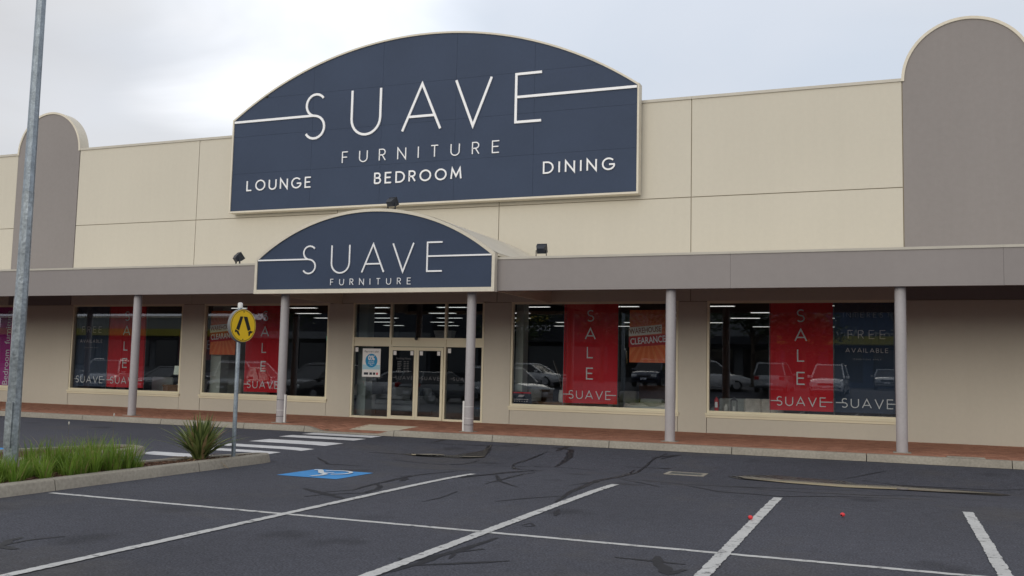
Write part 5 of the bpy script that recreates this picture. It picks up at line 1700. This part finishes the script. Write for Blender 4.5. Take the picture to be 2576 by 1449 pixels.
for a_ in ((-38.6, -14.2, 60, 'silver', 'suv', 'silver four wheel drive mirrored in the navy banner of the leftmost large window'),
           (-35.2, -15.3, 92, 'grey', 'sedan', 'grey sedan mirrored behind the lamp in the leftmost large window'),
           (-33.2, -19.5, 15, 'white', 'wagon', 'white wagon mirrored at the red banner of the leftmost large window'),
           (-30.6, -14.9, 78, 'black', 'hatch', 'black hatchback mirrored under the clearance poster left of the entrance'),
           (-28.0, -16.4, 90, 'dark blue', 'sedan', 'dark blue sedan mirrored in the red banner left of the entrance'),
           (-25.2, -13.9, 100, 'black', 'suv', 'black four wheel drive facing the shop, mirrored left of the doors'),
           (-24.6, -20.4, 175, 'white', 'sedan', 'white sedan mirrored in the left side light of the entrance'),
           (-20.2, -16.6, -70, 'grey', 'hatch', 'grey hatchback seen from behind, mirrored in the sliding doors'),
           (-18.4, -21.2, 20, 'silver', 'wagon', 'silver wagon mirrored in the right side light of the entrance'),
           (-21.5, -33.0, 10, 'white', 'sedan', 'white sedan mirrored at the left of the window right of the entrance'),
           (-14.0, -34.5, 90, 'dark blue', 'suv', 'dark blue four wheel drive mirrored in the window right of the entrance'),
           (-10.2, -33.2, -20, 'white', 'wagon', 'white wagon seen side on, mirrored at the left of the rightmost window'),
           (-6.3, -33.0, -88, 'silver', 'suv', 'silver four wheel drive mirrored in the rightmost red banner'),
           (-3.2, -32.2, 92, 'white', 'wagon', 'white wagon mirrored between the rightmost red and navy banners'),
           (-0.2, -47.0, 90, 'silver', 'hatch', 'silver hatchback far off, mirrored in the rightmost navy banner')):
    car(*a_)
# trees across the car park
mat('bark', (0.11, 0.085, 0.065), 0.9, 0.1, n1=(6.0, 0.3))
mat('tree_leaf', (0.045, 0.075, 0.025), 0.6, 0.2, n1=(1.2, 0.3), translucent=0.2, col2=(0.09, 0.12, 0.04))
def tree(x, y, h, rad, label):
    z0 = gz(x, y)
    r_ = empty('tree', (x, y, z0), label, 'tree', 'trees across the car park')
    t_ = MB()
    p0 = Vector((x, y, z0))
    t_.tube([p0, p0 + Vector((.1, 0, h * .25)), p0 + Vector((-.05, .1, h * .5)), p0 + Vector((.05, 0, h * .85))], [.22, .17, .12, .03], 9)
    tips = []
    for i in range(11):
        a = i * 2.4
        b0 = p0 + Vector((0, 0, h * random.uniform(.28, .6)))
        b1 = b0 + Vector((math.cos(a) * rad * .8, math.sin(a) * rad * .8, h * random.uniform(.12, .32)))
        t_.tube([b0, (b0 + b1) / 2 + Vector((0, 0, .15)), b1], [.08, .05, .015], 6)
        tips += [b1, (b0 + b1) / 2]
    t_.build('trunk', 'bark', r_, True)
    tips.append(p0 + Vector((0, 0, h * .88)))
    c_ = MB()
    for tp_ in tips:
        rr = rad * random.uniform(.3, .48)
        for k in range(120):
            v = Vector((random.gauss(0, 1), random.gauss(0, 1), random.gauss(0, .75))) * rr * .55
            q = tp_ + v
            a, s_ = random.uniform(0, 6.28), random.uniform(.1, .22)
            u = Vector((math.cos(a), math.sin(a), random.uniform(-.5, .5))) * s_
            w = Vector((-math.sin(a), math.cos(a), random.uniform(-.6, .6))) * s_ * .6
            c_.add([q - u, q - w, q + u, q + w], [(0, 1, 2, 3)])
    tag(c_.build('crown', 'tree_leaf', r_), None, None, None, 'stuff')
for a_ in ((-14.5, -46, 8.5, 3.0, 'leafy tree mirrored in the window right of the entrance'), (-9.2, -45, 9.5, 3.4, 'tall leafy tree mirrored in the left of the rightmost window'),
           (-5.6, -44, 7.0, 2.4, 'small leafy tree mirrored above the rightmost red banner'), (-44, -38, 9.0, 3.2, 'leafy tree mirrored above the red banner of the leftmost large window'),
           (-27, -45, 8.5, 3.2, 'leafy tree mirrored in the upper entrance glass'), (-21, -47, 9.5, 3.6, 'broad leafy tree mirrored above the sliding doors')):
    tree(*a_)
# shops across the car park
mat('opp_blue', (0.05, 0.075, 0.14), 0.6, 0.3, n1=(.5, .05))
mat('opp_grey', (0.20, 0.21, 0.22), 0.8, 0.2, n1=(.5, .05))
mat('opp_dark', (0.04, 0.042, 0.05), 0.7, 0.2, n1=(.5, .05))
mat('opp_brick', (0.17, 0.10, 0.08), 0.85, 0.2, n1=(.6, .1))
mat('opp_yellow', (0.34, 0.30, 0.03), 0.6, 0.3)
mat('gold_letter', (0.60, 0.44, 0.08), 0.5, 0.3)
def opp(x0, x1, y, h, wallm, bandm, label, texts):
    z0 = gz(x0, y)
    r_ = empty('opposite_shop', ((x0 + x1) / 2, y, z0), label, 'building', 'shops across the car park')
    MB().box(x0, x1, y - 12, y, z0, z0 + h).build('wall', wallm, r_)
    MB().box(x0 - .05, x1 + .05, y - .2, y + .12, z0 + h, z0 + h + .2).build('parapet', 'coping', r_)
    MB().box(x0, x1, y + .01, y + 2.6, z0 + 3.6, z0 + 4.3).build('awning', bandm, r_)
    n = max(2, int((x1 - x0) / 3.6))
    for i in range(n):
        a, b = x0 + (x1 - x0) * i / n + .4, x0 + (x1 - x0) * (i + 1) / n - .4
        w_ = MB().box(a, b, y + .005, y + .05, z0 + .4, z0 + 3.3).build('window', 'opp_dark', r_)
        MB().box(a + .08, b - .08, y + .055, y + .06, z0 + .48, z0 + 3.22).build('pane', 'car_glass', w_)
    for (tx, cx, cz, sz, mm) in texts:
        # faces +Y: mirror the facade frame
        M = Matrix(((-1, 0, 0, cx), (0, 0, 1, y + .06), (0, 1, 0, cz), (0, 0, 0, 1)))
        font_text(r_, 'lettering', tx, sz, M, mm, .03, bold=.01)
for a_ in ((-9.0, 20.0, -62, 7.2, 'opp_blue', 'opp_yellow', 'navy fronted shop with a yellow band, mirrored in the rightmost window', (('Ray White', -.9, 7.2, 1.1, 'print_ghost'), ('Forty Winks', -2.2, 5.4, 1.1, 'print_faint'))),
           (-24.0, -9.2, -64, 6.6, 'opp_grey', 'opp_dark', 'grey shop mirrored behind the trees in the window right of the entrance', (('bay', -16.5, 6.1, 1.2, 'print_faint'),)),
           (-42.0, -24.2, -62, 8.6, 'opp_dark', 'opp_dark', 'dark shop with gold letters, mirrored right of the entrance', (('FURNITURE', -33.5, 8.5, 1.5, 'gold_letter'), ('GALORE', -33.5, 6.9, 1.5, 'gold_letter'), ('BOOKS FOR LESS', -33.5, 5.8, .8, 'letter_white'))),
           (-62.0, -42.2, -60, 7.4, 'opp_dark', 'opp_grey', 'dark shop mirrored in the window left of the entrance', ()),
           (-96.0, -62.2, -56, 5.6, 'opp_grey', 'opp_yellow', 'grey shop with a yellow band, mirrored in the leftmost large window', ())):
    opp(*a_)
